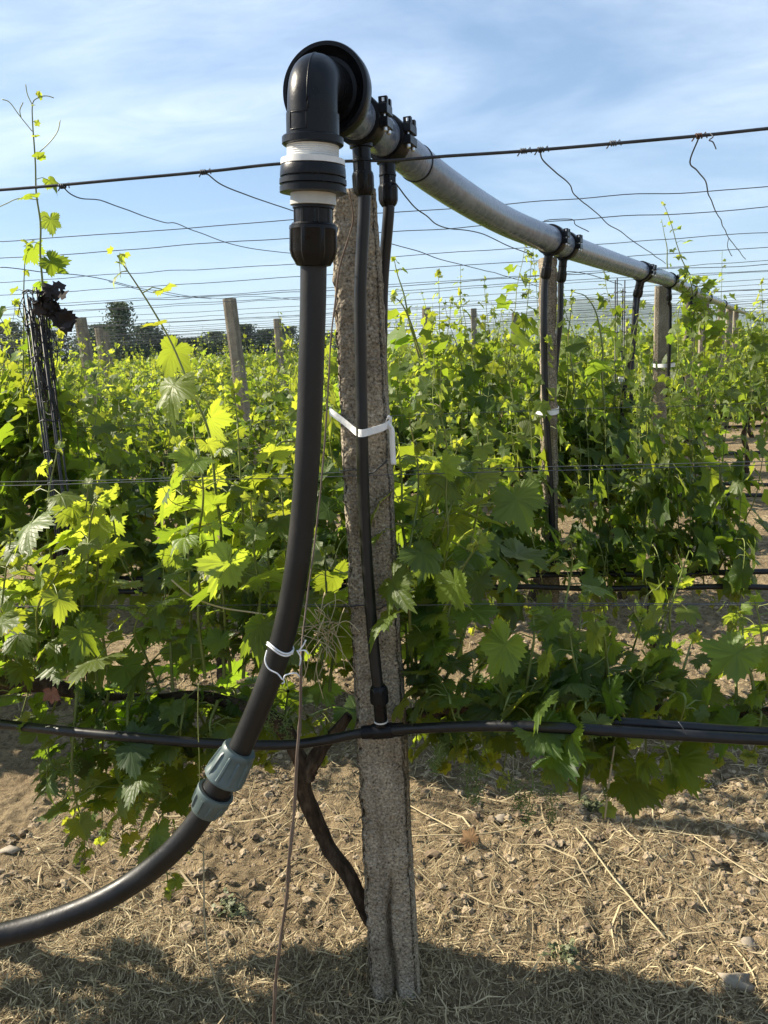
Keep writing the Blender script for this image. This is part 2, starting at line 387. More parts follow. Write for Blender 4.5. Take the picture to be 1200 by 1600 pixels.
def mat_soil():
    m_, nt, N, L = new_mat('dry_soil')
    out = N.new('ShaderNodeOutputMaterial'); b = N.new('ShaderNodeBsdfPrincipled'); L.new(b.outputs[0], out.inputs[0])
    tc = N.new('ShaderNodeTexCoord'); v = tc.outputs['Object']
    def noise(s, d=6, r=.6):
        n = N.new('ShaderNodeTexNoise'); n.inputs['Scale'].default_value = s; n.inputs['Detail'].default_value = d; n.inputs['Roughness'].default_value = r; L.new(v, n.inputs['Vector']); return n.outputs[0]
    a = noise(2.2); f = noise(38, 8, .7); g = noise(170, 4, .6)
    c1 = ramp(N, L, a, [(.3, (.23, .172, .105)), (.5, (.31, .238, .145)), (.7, (.385, .303, .19))])
    c2 = ramp(N, L, f, [(.3, (.36, .34, .32)), (.5, (.95, .94, .92)), (.7, (1.45, 1.42, 1.32))])
    mx = N.new('ShaderNodeMix'); mx.data_type = 'RGBA'; mx.blend_type = 'MULTIPLY'; mx.inputs[0].default_value = 1
    L.new(c1, mx.inputs[6]); L.new(c2, mx.inputs[7]); L.new(mx.outputs[2], b.inputs['Base Color'])
    b.inputs['Roughness'].default_value = .95; b.inputs['Specular IOR Level'].default_value = .15
    ad = N.new('ShaderNodeMath'); ad.operation = 'ADD'; L.new(f, ad.inputs[0])
    m2 = N.new('ShaderNodeMath'); m2.operation = 'MULTIPLY'; L.new(g, m2.inputs[0]); m2.inputs[1].default_value = .4; L.new(m2.outputs[0], ad.inputs[1])
    bp = N.new('ShaderNodeBump'); bp.inputs['Strength'].default_value = 1; bp.inputs['Distance'].default_value = .03
    L.new(ad.outputs[0], bp.inputs['Height']); L.new(bp.outputs[0], b.inputs['Normal'])
    return m_
M['soil'] = mat_soil()
def mat_attr(name, c0, c1, rough=.8, trans=0.0):
    m_, nt, N, L = new_mat(name)
    out = N.new('ShaderNodeOutputMaterial'); b = N.new('ShaderNodeBsdfPrincipled')
    at = N.new('ShaderNodeAttribute'); at.attribute_name = 'rnd'
    col = ramp(N, L, at.outputs['Fac'], [(0, c0), (1, c1)])
    L.new(col, b.inputs['Base Color']); b.inputs['Roughness'].default_value = rough; b.inputs['Specular IOR Level'].default_value = .3
    if trans:
        t = N.new('ShaderNodeBsdfTranslucent'); L.new(col, t.inputs[0]); ms = N.new('ShaderNodeMixShader'); ms.inputs[0].default_value = trans
        L.new(b.outputs[0], ms.inputs[1]); L.new(t.outputs[0], ms.inputs[2]); L.new(ms.outputs[0], out.inputs[0])
    else: L.new(b.outputs[0], out.inputs[0])
    return m_
M['straw'] = mat_attr('dry_straw', (.15, .11, .06), (.60, .50, .30), .7, .2)
M['clod'] = mat_attr('soil_clod', (.17, .125, .08), (.37, .295, .195), .95)
M['treeleaf'] = mat_attr('dark_tree_leaf', (.05, .075, .048), (.125, .155, .085), .7, .2)
M['hill'] = simple('wooded_hill', [(.3, (.05, .075, .05)), (.55, (.085, .11, .065)), (.75, (.16, .15, .09))], .012, .95, detail=8)

# ------------------------------------------------------------------ the ground
ROWS = [1.628 + 1.49*i for i in range(60)]
def gh(x, y):
    x = np.asarray(x, float); y = np.asarray(y, float)
    d = np.hypot(x, y); near = np.clip(1.6-d/9.0, 0, 1)
    h = .012*v2(x, y, 2.2, 1) + .016*v2(x, y, 5.0, 2)*np.clip(1.4-d/30, 0, 1)
    c = (1-np.abs(v2(x, y, 12, 3)))*.016 + (1-np.abs(v2(x, y, 25, 4)))**2*.012 + .009*v2(x, y, 44, 5)
    h = h + near*(c-.018)
    h = h + .035*np.exp(-(((x+.26)/.16)**2+((y-1.63)/.14)**2))
    return h
def graded(lo, hi, step, far, g=1.07):
    core = list(np.arange(lo, hi, step)); up = [core[-1]]; s_ = step
    while up[-1] < far: s_ *= g; up.append(up[-1]+s_)
    dn = [core[0]]; s_ = step
    while dn[-1] > -far: s_ *= g; dn.append(dn[-1]-s_)
    return np.array(dn[:0:-1] + core + up[1:])
def build_ground():
    xs = graded(-1.7, 1.5, .0105, 4000); ys = graded(1.25, 4.3, .0105, 4000)
    X, Y = np.meshgrid(xs, ys); Z = gh(X, Y)
    V = np.stack([X, Y, Z], -1).reshape(-1, 3); w = len(xs)
    i = np.arange(len(ys)-1)[:, None]*w; j = np.arange(w-1)[None, :]
    F = np.stack([i+j, i+j+1, i+w+j+1, i+w+j], -1).reshape(-1, 4)
    tag(MB().add(V, F).build('ground', M['soil']), kind='structure')
build_ground()

def hills():
    mb = MB()
    # ridge described by bearing (photo x) and the height it reaches over the horizon
    for (dist, prof, sd) in ((3200, [(560, 6), (640, 10), (700, 20), (760, 32), (830, 44), (900, 56), (960, 52), (1020, 44), (1080, 38), (1150, 30), (1260, 20), (1400, 8)], 1),
                             (2300, [(-200, 5), (0, 10), (200, 11), (400, 7), (560, 5), (680, 8), (760, 18), (860, 26), (960, 20), (1060, 18), (1180, 12), (1400, 6)], 2)):
        px = np.linspace(prof[0][0], prof[-1][0], 160); el = np.interp(px, [p[0] for p in prof], [p[1] for p in prof])
        el = el + 3.5*vnoise(np.stack([px*.022, px*0+sd, px*0], -1), sd) + 1.2*vnoise(np.stack([px*.09, px*0+sd, px*0], -1), sd+5)
        el = np.maximum(el, 1)
        rows = []
        for k, t in enumerate(np.linspace(0, 1, 14)):
            dd = dist*(0.82+.36*t); prof_h = math.sin(min(t/.5, 1)*math.pi/2) if t < .5 else math.cos((t-.5)*math.pi)
            pts = []
            for a, e in zip(px, el):
                d = ray(a, 545-(a-600)*.0489); d = unit([d[0], d[1], 0]); h = dist*e/FPX*max(prof_h, 0)
                h *= 1+.12*math.sin(a*.05+k*1.7); pts.append([d[0]*dd, d[1]*dd, h-2])
            rows.append(pts)
        V = np.array(rows).reshape(-1, 3); w = len(px); i = np.arange(13)[:, None]*w; j = np.arange(w-1)[None, :]
        mb.add(V, np.stack([i+j, i+j+1, i+w+j+1, i+w+j], -1).reshape(-1, 4))
    tag(mb.build('hills', M['hill']), kind='structure')
hills()

# ------------------------------------------------------------------ leaves
KEY = [(0, 1.0), (14, .86), (27, .66), (40, .80), (54, .93), (70, .78), (84, .60), (100, .70), (115, .75), (135, .64), (155, .54), (170, .40), (179, .10)]
def leaf_template(lod):
    ka = [k[0] for k in KEY]; kr = [k[1] for k in KEY]
    if lod == 0:
        a = np.concatenate([np.arange(0, 176, 5.5), [178]]); r = np.interp(a, ka, kr)
        r = r*(1+np.where(np.arange(len(a)) % 2 == 0, .085, -.08))
    elif lod == 1:
        a = np.array([0, 14, 27, 40, 54, 70, 84, 100, 115, 135, 155, 177.]); r = np.interp(a, ka, kr)*(1+np.where(np.arange(12) % 2 == 0, .07, -.06))
    else:
        a = np.array([0, 27, 54, 84, 115, 160.]); r = np.interp(a, ka, kr)
    A = np.concatenate([-a[:0:-1], a]); Rr = np.concatenate([r[:0:-1], r])
    out = np.stack([np.sin(np.radians(A))*Rr, np.cos(np.radians(A))*Rr], -1)
    n = len(out)
    if lod == 0:
        V = np.vstack([[[0, 0]], out*.5, out]); ring = 1+np.arange(n); o2 = 1+n+np.arange(n)
        T = [np.stack([np.zeros(n-1, int), ring[1:], ring[:-1]], -1)]
        T.append(np.stack([ring[:-1], ring[1:], o2[1:]], -1)); T.append(np.stack([ring[:-1], o2[1:], o2[:-1]], -1))
        # face winding: normal +z when seen from above
        T = np.concatenate([T[0], T[1], T[2]])
    else:
        V = np.vstack([[[0, 0]], out]); ring = 1+np.arange(n)
        T = np.stack([np.zeros(n-1, int), ring[1:], ring[:-1]], -1)
    # make windings consistent (normal +z)
    P = np.concatenate([V, np.zeros((len(V), 1))], 1)
    nz = np.cross(P[T[:, 1]]-P[T[:, 0]], P[T[:, 2]]-P[T[:, 0]])[:, 2]
    T[nz < 0] = T[nz < 0][:, ::-1]
    return V, T
TPL = {k: leaf_template(k) for k in (0, 1, 2)}
def add_leaves(mb, pos, nrm, tip, size, age, lod, g, mi=0):
    N = len(pos)
    if N == 0: return
    V, T = TPL[lod]
    nrm = nrm/np.linalg.norm(nrm, axis=1, keepdims=True)
    tip = tip - nrm*np.sum(tip*nrm, 1, keepdims=True); tip = tip/np.maximum(np.linalg.norm(tip, axis=1, keepdims=True), 1e-6)
    bi = np.cross(tip, nrm)
    x = np.broadcast_to(V[None, :, 0], (N, len(V))); y = np.broadcast_to(V[None, :, 1], (N, len(V)))
    r2 = x*x+y*y; ph = np.arctan2(x, y)
    curl = g.uniform(-.12, .6, (N, 1)); fold = g.uniform(-.08, .5, (N, 1)); rip = g.uniform(.03, .17, (N, 1)); p0 = g.uniform(0, 6.28, (N, 1))
    z = -curl*r2*np.where(y > 0, 1.2, .6) + fold*np.abs(x)*(1-.3*np.abs(x)) + rip*np.sin(4*ph+p0)*r2 + g.normal(0, .018, (N, len(V)))*(r2 > .05)
    asp = g.uniform(.88, 1.12, (N, 1))
    x = x*(1+.10*np.sin(2*ph+g.uniform(0, 6.28, (N, 1)))); y = y*(1+.09*np.cos(3*ph+g.uniform(0, 6.28, (N, 1))))
    s_ = (size*.66)[:, None, None]
    W = pos[:, None, :] + s_*((x*asp)[..., None]*bi[:, None, :] + y[..., None]*tip[:, None, :] + z[..., None]*nrm[:, None, :])
    F = (T[None] + (np.arange(N)*len(V))[:, None, None]).reshape(-1, 3)
    lc = np.stack([x, y, z], -1).reshape(-1, 3)
    mb.add(W.reshape(-1, 3), F, mi, age=np.repeat(np.clip(age, 0, 1), len(V)), rnd=np.repeat(g.uniform(0, 1, N), len(V)), leafco=lc)

UP = np.array([0, 0, 1.0])
class Vine:
    """collects the foliage, the green canes and the tendrils of one vine"""
    def __init__(s, seed, lod):
        s.g = np.random.default_rng(seed); s.lod = lod; s.fol = MB(); s.cane = MB(); s.ten = []
        s.P = []; s.N = []; s.T = []; s.S = []; s.A = []
    def shoot(s, ctrl, smax=.1, r0=.0042, step=.055, extra=.55, young=.35, lean=0, tend=.15, start=0.08, tipleaf=True, taper=.55):
        g = s.g; P = catmull(ctrl, 10); L = np.concatenate([[0], np.cumsum(np.linalg.norm(np.diff(P, axis=0), axis=1))]); tot = L[-1]
        wob = np.stack([vnoise(np.stack([L*9, L*0+s.g.uniform(0, 99), L*0+k], -1), k) for k in range(3)], -1)*.008*np.minimum(L/.15, 1)[:, None]
        P = P + wob
        sweep(s.cane, P, np.linspace(r0, r0*.3, len(P)), 5 if s.lod == 0 else 4, cap=False)
        d = tot*start; side = 1
        while d < tot:
            u = d/tot; p = np.array([np.interp(d, L, P[:, k]) for k in range(3)])
            T = unit(np.array([np.interp(min(d+.02, tot), L, P[:, k]) for k in range(3)]) - p + 1e-9*UP) if d < tot-.01 else unit(P[-1]-P[-2])
            sz = smax*(0.72+.38*math.sin(min(u*1.5, 1)*math.pi/2))*(1 if u < taper else max(.22, 1-(u-taper)/(1-taper)*.85))
            k = 1 + (g.random() < extra) + (g.random() < extra-1)
            for q in range(k):
                q_s = sz*(g.uniform(.75, 1.12) if q == 0 else g.uniform(.4, .75))
                out = np.array([g.normal(0, .8), side*g.uniform(.25, 1.0)+lean, g.uniform(-.15, .35)]); out = unit(out - T*np.dot(out, T)*.6)
                pl = q_s*g.uniform(.5, 1.0); b = p + out*pl + UP*(-.1*pl)
                mid = p + out*pl*.5 + UP*.12*pl
                if s.lod < 2: sweep(s.cane, np.array([p, mid, b]), [.0016, .0013, .0012], 3, cap=False)
                n = unit(UP*g.uniform(.15, 1.0) + out*g.uniform(.0, .9) + sdir*.6 + g.normal(0, .38, 3))
                t = unit(out*.6 - UP*g.uniform(.1, 1.1) + g.normal(0, .35, 3))
                s.P.append(b); s.N.append(n); s.T.append(t); s.S.append(q_s); s.A.append(young*.5 + (max(0, u-.35)/.65)**1.2*.75 + (q*.12) + g.normal(0, .12))
                side = -side
            if s.lod == 0 and g.random() < tend*(u > .3): s.tendril(p, T)
            d += step*g.uniform(.75, 1.25)*(1 if u < .6 else 1-.4*(u-.6)/.4)
        if tipleaf and s.lod < 2:
            for q in range(3):
                s.P.append(P[-1]+g.normal(0, .006, 3)); s.N.append(unit(g.normal(0, 1, 3))); s.T.append(unit(P[-1]-P[-3]+g.normal(0, .02, 3))); s.S.append(smax*g.uniform(.16, .3)); s.A.append(1)
    def tendril(s, p, T, l=None):
        g = s.g; l = l or g.uniform(.06, .16); d = unit(T*.8+g.normal(0, .6, 3)); k = unit(np.cross(d, g.normal(0, 1, 3)))
        P = [p]
        for i in range(1, 14):
            a = (i/13)**2*g.uniform(1.0, 4.0); P.append(P[-1] + l/13*unit(d*math.cos(a)+k*math.sin(a)+UP*.1))
        s.ten.append(sweep(MB(), np.array(P), np.linspace(.0012, .0006, 14), 4, cap=False))
    def leaf(s, p, n, t, size, age):
        s.P.append(np.asarray(p, float)); s.N.append(unit(n)); s.T.append(unit(t)); s.S.append(size); s.A.append(age)
    def finish(s):
        add_leaves(s.fol, np.array(s.P), np.array(s.N), np.array(s.T), np.array(s.S), np.array(s.A), s.lod, s.g)

def flower_cluster(p, l, g):
    mb = MB(); P = [np.asarray(p, float)]
    for i in range(8): P.append(P[-1] + np.array([g.normal(0, .004), g.normal(0, .004), -l/8]))
    P = np.array(P); sweep(mb, P, np.linspace(.0014, .0007, len(P)), 4, cap=False)
    oct_ = np.array([[1, 0, 0], [-1, 0, 0], [0, 1, 0], [0, -1, 0], [0, 0, 1], [0, 0, -1.]]); of = np.array([[0, 2, 4], [2, 1, 4], [1, 3, 4], [3, 0, 4], [2, 0, 5], [1, 2, 5], [3, 1, 5], [0, 3, 5]])
    for i in range(1, 9):
        for k in range(7):
            w = l*.34*(1-i/11)*g.uniform(.5, 1); d = unit([g.normal(), g.normal(), g.normal(0, .4)]); e = P[i]+d*w
            sweep(mb, np.array([P[i], e]), .0005, 3, cap=False)
            for q in range(3): mb.add(oct_*g.uniform(.0013, .0021) + e + g.normal(0, .004, 3), of)
    return mb

# ------------------------------------------------------------------ the front row of vines
Y1 = ROWS[0]
def px1(x, y, dy=0.0): return atY(x, y, Y1+dy)
def trunk_mesh(P, R, seed, seg=30):
    mb = MB(); Q = catmull(P, 16); Q = Q + np.stack([vnoise(Q*14+k*5, seed+k) for k in range(3)], -1)*.006; r = np.interp(np.linspace(0, 1, len(Q)), np.linspace(0, 1, len(R)), R)
    sweep(mb, Q, r, seg, bump=(.22, 45, 1), seed=seed); return mb
def front_vine(seed, label, base_xy, trunks, ups, downs, clusters, smax=.099, dens=1.25):
    g = np.random.default_rng(seed)
    base = np.array([base_xy[0], base_xy[1], 0.0]); base[2] = float(gh(base[0], base[1]))
    root = empty('grapevine', base, label, 'grapevine', 'vines of the front row')
    v = Vine(seed, 0)
    for spec in ups:
        pts, dy = spec[0], spec[1]; opt = spec[2] if len(spec) > 2 else {}
        ctrl = []
        for i, (x, y) in enumerate(pts):
            u = i/(len(pts)-1); ctrl.append(px1(x, y, dy*min(1, u*1.6) + g.normal(0, .02)))
        if len(ctrl) == 2:
            m_ = (ctrl[0]+ctrl[1])/2 + np.array([g.normal(0, .02), g.normal(0, .02), .01]); ctrl = [ctrl[0], m_, ctrl[1]]
        v.shoot(ctrl, **{**dict(smax=smax, young=.58, extra=.5*dens, taper=.74), **opt})
    for (x0, y0, x1_, y1_, dy) in downs:
        a = px1(x0, y0, dy*.3); b = px1(x1_, y1_, dy)
        m_ = a*.45+b*.55 + np.array([g.normal(0, .02), dy*.4, .05])
        v.shoot([a, m_, b], smax=smax*1.06, young=.12, extra=1.05*dens, step=.044, tend=.03)
    v.finish()
    for i, (P, R) in enumerate(trunks): trunk_mesh(P, R, seed+i).build('trunk' if i == 0 else 'cordon', M['bark'], root)
    v.cane.build('canes', M['shoot'], root); v.fol.build('foliage', M['leaf'], root)
    for t_ in v.ten: t_.build('tendril', M['tendril'], root)
    for (x, y, dy, l) in clusters:
        flower_cluster(px1(x, y, dy), l, g).build('flower_cluster', M['cluster'], root)
    return root

# left vine
front_vine(11, 'bright leafy front row vine at the left edge, left of the bending hose', (-1.42, 1.70),
    [([(-1.42, 1.70, 0), (-1.40, 1.68, .25), px1(-150, 1100, .03)], [.03, .024, .022]),
     ([px1(-560, 1110, .03), px1(-350, 1100, .03), px1(-150, 1095, .03), px1(30, 1068, 0), px1(130, 1082, .06), px1(230, 1088, .09)], [.012, .02, .025, .02, .012, .006])],
    [([(-30, 1060), (-35, 930), (-30, 810)], .05), ([(10, 1060), (5, 950), (20, 830)], -.08), ([(40, 1060), (35, 960), (45, 860)], .1),
     ([(80, 1060), (85, 900), (75, 790), (88, 700)], -.03, dict(smax=.1)), ([(100, 1060), (125, 900), (135, 760)], .04), ([(130, 1065), (128, 900), (150, 770)], -.08),
     ([(150, 1065), (150, 930), (160, 840), (150, 745)], .08), ([(-110, 1070), (-120, 1000), (-110, 930)], .06), ([(-170, 1070), (-180, 1010), (-170, 950)], -.05), ([(-240, 1070), (-250, 1010), (-235, 960)], .08), ([(-310, 1080), (-320, 1020), (-310, 960)], 0), ([(-380, 1080), (-390, 1020), (-385, 960)], .06), ([(-450, 1090), (-455, 1020), (-450, 970)], -.05), ([(-520, 1090), (-530, 1030), (-520, 980)], .05), ([(60, 1040), (60, 960), (100, 880)], -.12), ([(170, 1070), (160, 960), (172, 900)], -.05),
     ([(120, 960), (135, 820), (160, 775), (185, 850), (215, 925)], .06, dict(extra=0, step=.09, smax=.05)), ([(0, 1000), (-10, 920), (25, 850)], .12)],
    [(-100, 1080, -110, 1170, .1), (-200, 1080, -190, 1180, -.1), (-300, 1085, -300, 1180, .1), (-400, 1090, -410, 1190, -.08), (-480, 1090, -490, 1190, .1), (60, 1080, 30, 1130, .1), (120, 1080, 130, 1350, -.05), (170, 1080, 160, 1310, .08), (200, 1090, 215, 1260, -.1), (90, 1085, 70, 1225, .05), (150, 1085, 110, 1290, .12), (230, 1085, 190, 1330, .1), (10, 1070, -10, 1110, -.1)],
    [(70, 1170, -.08, .09), (110, 1190, -.1, .08), (30, 1000, -.1, .06)])
# vine beside the post
front_vine(12, 'tall front row vine behind the bending hose, with a crooked dark trunk', (-.30, 1.78),
    [([(-.30, 1.80, -.02), px1(567, 1412, .10), px1(543, 1358, .08), px1(508, 1318, .07), px1(488, 1268, .06), px1(474, 1222, .04), px1(492, 1182, .03), px1(523, 1142, .03), px1(545, 1118, .04)], [.021, .019, .0175, .0175, .0185, .021, .019, .014, .011]),
     ([px1(482, 1215, .04), px1(465, 1180, .03), px1(430, 1130, .03), px1(340, 1095, .02), px1(250, 1085, .03)], [.02, .018, .016, .013, .009])],
    [([(350, 1060), (345, 850), (335, 720), (300, 600), (240, 480), (185, 395)], -.03, dict(extra=.12, step=.075, smax=.088)),
     ([(270, 1080), (262, 950), (255, 880)], .06), ([(300, 1060), (290, 880), (285, 700)], .05), ([(320, 1060), (310, 900), (320, 760), (300, 650)], -.1), ([(380, 1060), (385, 880), (376, 740), (370, 610)], .02),
     ([(400, 1050), (405, 900), (395, 780)], -.08), ([(420, 1050), (415, 900), (412, 740)], .1), ([(440, 1060), (445, 900), (440, 760)], .08), ([(470, 1060), (480, 930), (490, 840)], .1), ([(500, 1060), (510, 950), (508, 860)], .1),
     ([(515, 1080), (520, 1000), (512, 930)], .09), ([(360, 1050), (350, 950), (335, 830)], -.12), ([(420, 1060), (432, 980), (440, 940)], -.06), ([(250, 1080), (215, 1000), (225, 950)], -.1),
     ([(400, 800), (430, 700), (470, 690)], .12, dict(smax=.045, extra=0, step=.06))],
    [(270, 1090, 265, 1390, -.02), (250, 1090, 240, 1260, .1), (300, 1090, 310, 1280, .08), (340, 1095, 350, 1220, -.08), (380, 1100, 375, 1200, .06), (420, 1120, 420, 1200, .1), (480, 1120, 500, 1190, .12), (290, 1085, 280, 1190, -.1), (330, 1085, 320, 1160, .05), (230, 1085, 215, 1230, -.04), (450, 1080, 440, 1160, .08), (350, 1080, 370, 1160, .12)],
    [(250, 1180, -.12, .1), (420, 1090, -.1, .09), (450, 1110, -.08, .08), (330, 1140, -.12, .07)])
# vine right of the post
front_vine(13, 'tall front row vine rising just right of the front concrete post', (-.285, 1.745),
    [([(-.285, 1.745, -.02), (-.28, 1.74, .3), (-.25, 1.73, .58), px1(650, 1118, .07), px1(690, 1110, .04)], [.022, .02, .018, .016, .013]),
     ([px1(640, 1120, .06), px1(700, 1108, .03), px1(760, 1100, .03)], [.012, .014, .009])],
    [([(645, 1070), (640, 900), (655, 760), (640, 650)], .03), ([(660, 1070), (690, 900), (700, 760), (690, 640)], -.04, dict(smax=.095)), ([(650, 1060), (720, 900), (750, 740), (748, 650)], .05),
     ([(640, 1070), (632, 950), (636, 830)], .1), ([(665, 1000), (720, 900), (765, 830)], -.08, dict(smax=.095)), ([(690, 1080), (735, 960), (720, 870)], .08), ([(650, 1080), (655, 960), (680, 800), (720, 690)], .1),
     ([(660, 900), (700, 800), (730, 740)], .02), ([(640, 900), (625, 780), (620, 680)], .08)],
    [(650, 1100, 650, 1180, .1), (690, 1100, 690, 1200, .06), (720, 1090, 740, 1190, -.05), (700, 1080, 720, 1150, -.1), (660, 1080, 650, 1130, -.06)],
    [(735, 1180, -.08, .1), (700, 1160, -.1, .07)])
# low vine on the right, lying on the wire: its old wood runs in from the right
front_vine(14, 'low bushy front row vine on the right with one short upright spire', (.70, 1.76),
    [([(.74, 1.75, -.02), (.70, 1.73, .22), (.72, 1.70, .45), (.66, 1.68, .60), (.55, 1.66, .66), px1(1080, 1115, .03)], [.027, .022, .021, .024, .016, .010]),
     ([px1(760, 1105, .03), px1(840, 1105, .02), px1(900, 1108, .03), px1(990, 1108, .02), px1(1080, 1115, .03)], [.009, .014, .017, .014, .008])],
    [([(780, 1090), (790, 1030), (770, 985)], .05), ([(820, 1090), (830, 1010), (835, 955)], -.05), ([(860, 1090), (880, 980), (893, 900), (890, 840)], .02, dict(smax=.075)), ([(900, 1090), (905, 1010), (915, 940)], .06),
     ([(940, 1090), (950, 1020), (940, 965)], -.08), ([(970, 1090), (985, 1020), (1000, 965)], .08), ([(1010, 1090), (1030, 1000), (1065, 900)], .02, dict(smax=.06)), ([(1000, 1090), (1040, 1020), (1050, 950), (1080, 860)], -.03, dict(smax=.05, extra=.2)),
     ([(1050, 1100), (1070, 1040), (1085, 990)], .08), ([(740, 1100), (740, 1050), (760, 1020)], -.06), ([(880, 1090), (860, 1030), (855, 990)], .1), ([(920, 1090), (900, 1040), (890, 985)], -.1),
     ([(850, 1100), (800, 1060), (780, 1040)], .1), ([(960, 1100), (930, 1050), (960, 1010)], .1), ([(1020, 1100), (1000, 1060), (1010, 1030)], -.1), ([(820, 1100), (850, 1060), (870, 1030)], -.12)],
    [(760, 1095, 770, 1200, -.04), (800, 1095, 790, 1225, .06), (840, 1095, 850, 1210, -.1), (880, 1095, 885, 1240, -.05), (920, 1095, 950, 1265, -.02), (960, 1095, 960, 1230, .1), (1000, 1100, 1010, 1240, .06), (1040, 1100, 1050, 1200, -.06),
     (1080, 1105, 1095, 1225, .05), (870, 1080, 850, 1150, -.14), (930, 1080, 930, 1150, -.14), (980, 1080, 990, 1150, -.12), (1030, 1080, 1060, 1140, -.1), (800, 1080, 780, 1140, -.12), (740, 1090, 720, 1180, .1)],
    [(745, 1190, -.1, .1), (830, 1200, -.12, .12), (860, 1215, -.1, .1), (800, 1215, -.12, .08), (690, 1165, -.12, .06)], dens=1.15)
# vine at the right edge
front_vine(15, 'front row vine cut by the right edge of the view', (.95, 1.66),
    [([(1.02, 1.68, -.02), (1.06, 1.66, .25), (1.01, 1.64, .5), (.93, 1.63, .64), (.78, 1.63, .68), px1(1240, 1110, .03), px1(1150, 1118, .02)], [.024, .02, .018, .014, .008])],
    [([(1180, 1090), (1165, 1010), (1160, 960)], .0), ([(1200, 1090), (1195, 1000), (1180, 940)], -.05), ([(1230, 1090), (1235, 1000), (1225, 920)], .05), ([(1150, 1100), (1150, 1050), (1165, 1010)], .08)],
    [(1140, 1110, 1125, 1190, .05), (1180, 1110, 1180, 1180, -.05), (1220, 1110, 1220, 1200, .05)],
    [])

# ------------------------------------------------------------------ rows behind
def hedge_vine(seed, lod, nsh=15, ndn=9, smax=.098, tall=1.0, step=.055):
    v = Vine(seed, lod); g = v.g
    for i in range(nsh):
        x = -.5+(i+g.random())/nsh; z0 = .6+g.normal(0, .03)
        l = g.uniform(.42, .95)*tall*(1.28 if g.random() < .2 else 1)
        tip = np.array([x+g.normal(0, .14), g.normal(0, .16), z0+l]); b = np.array([x, g.normal(0, .04), z0])
        m_ = (b+tip)/2 + np.array([g.normal(0, .05), g.normal(0, .09), 0])
        v.shoot([b, m_, tip], smax=smax, young=.34, extra=.75, step=step)
    for i in range(ndn):
        x = -.5+(i+g.random())/ndn; b = np.array([x, g.normal(0, .05), .64+g.uniform(0, .25)])
        sd = g.choice([-1, 1]); tip = np.array([x+g.normal(0, .15), sd*g.uniform(.12, .3), g.uniform(.26, .62)])
        m_ = (b+tip)/2 + np.array([0, sd*.08, .12])
        v.shoot([b, m_, tip], smax=smax*1.05, young=.1, extra=.6, step=step)
    v.finish(); return v
def hedge_trunk(seed):
    g = np.random.default_rng(seed); k = g.normal(0, .05, 4); mb = MB()
    P = catmull([(0, 0, -.04), (k[0], k[1], .2), (k[2]*1.3, k[3], .42), (.02, 0, .6)], 8); sweep(mb, P, np.linspace(.03, .02, len(P)), 9, bump=(.25, 30), seed=seed)
    for s_ in (-1, 1):
        Q = catmull([(.02, 0, .58), (s_*.15, 0, .63), (s_*.48, .02, .62)], 6); sweep(mb, Q, np.linspace(.02, .01, len(Q)), 7, bump=(.25, 30), seed=seed+3)
    return mb
near_var = []
for k in range(5):
    v = hedge_vine(100+k, 1, nsh=17, ndn=19, smax=.118, step=.058)
    near_var.append((hedge_trunk(100+k).mesh('trunk', M['bark']), v.cane.mesh('canes', M['shoot']), v.fol.mesh('foliage', M['leaf'])))
far_var = []
for k in range(5):
    v = hedge_vine(200+k, 2, nsh=15, ndn=5, smax=.115, step=.066)
    mb = MB(); mb.add(np.concatenate(v.fol.V), v.fol.F, 0, **{a: np.concatenate(l) for a, l in v.fol.A.items()})
    V_ = np.concatenate(v.cane.V); mb.add(V_, v.cane.F, 1); t = hedge_trunk(200+k); mb.add(np.concatenate(t.V), t.F, 2)
    far_var.append(mb.mesh('grapevine', [M['leaf'], M['shoot'], M['bark']]))
P2X = float(atY(858, 700, ROWS[1])[0])
ORD = ['first', 'second', 'third', 'fourth', 'fifth', 'sixth', 'seventh', 'eighth', 'ninth', 'tenth', 'eleventh', 'twelfth', 'thirteenth', 'fourteenth', 'fifteenth', 'sixteenth']
g = np.random.default_rng(5)
NROW = 13
def pipe_x(Y): return atY(1085, 470, Y)[0] if Y > 6.5 else float(np.interp(Y, [1.6, 3.12, 4.6, 6.1], [-.17, .235, .72, 1.25]))
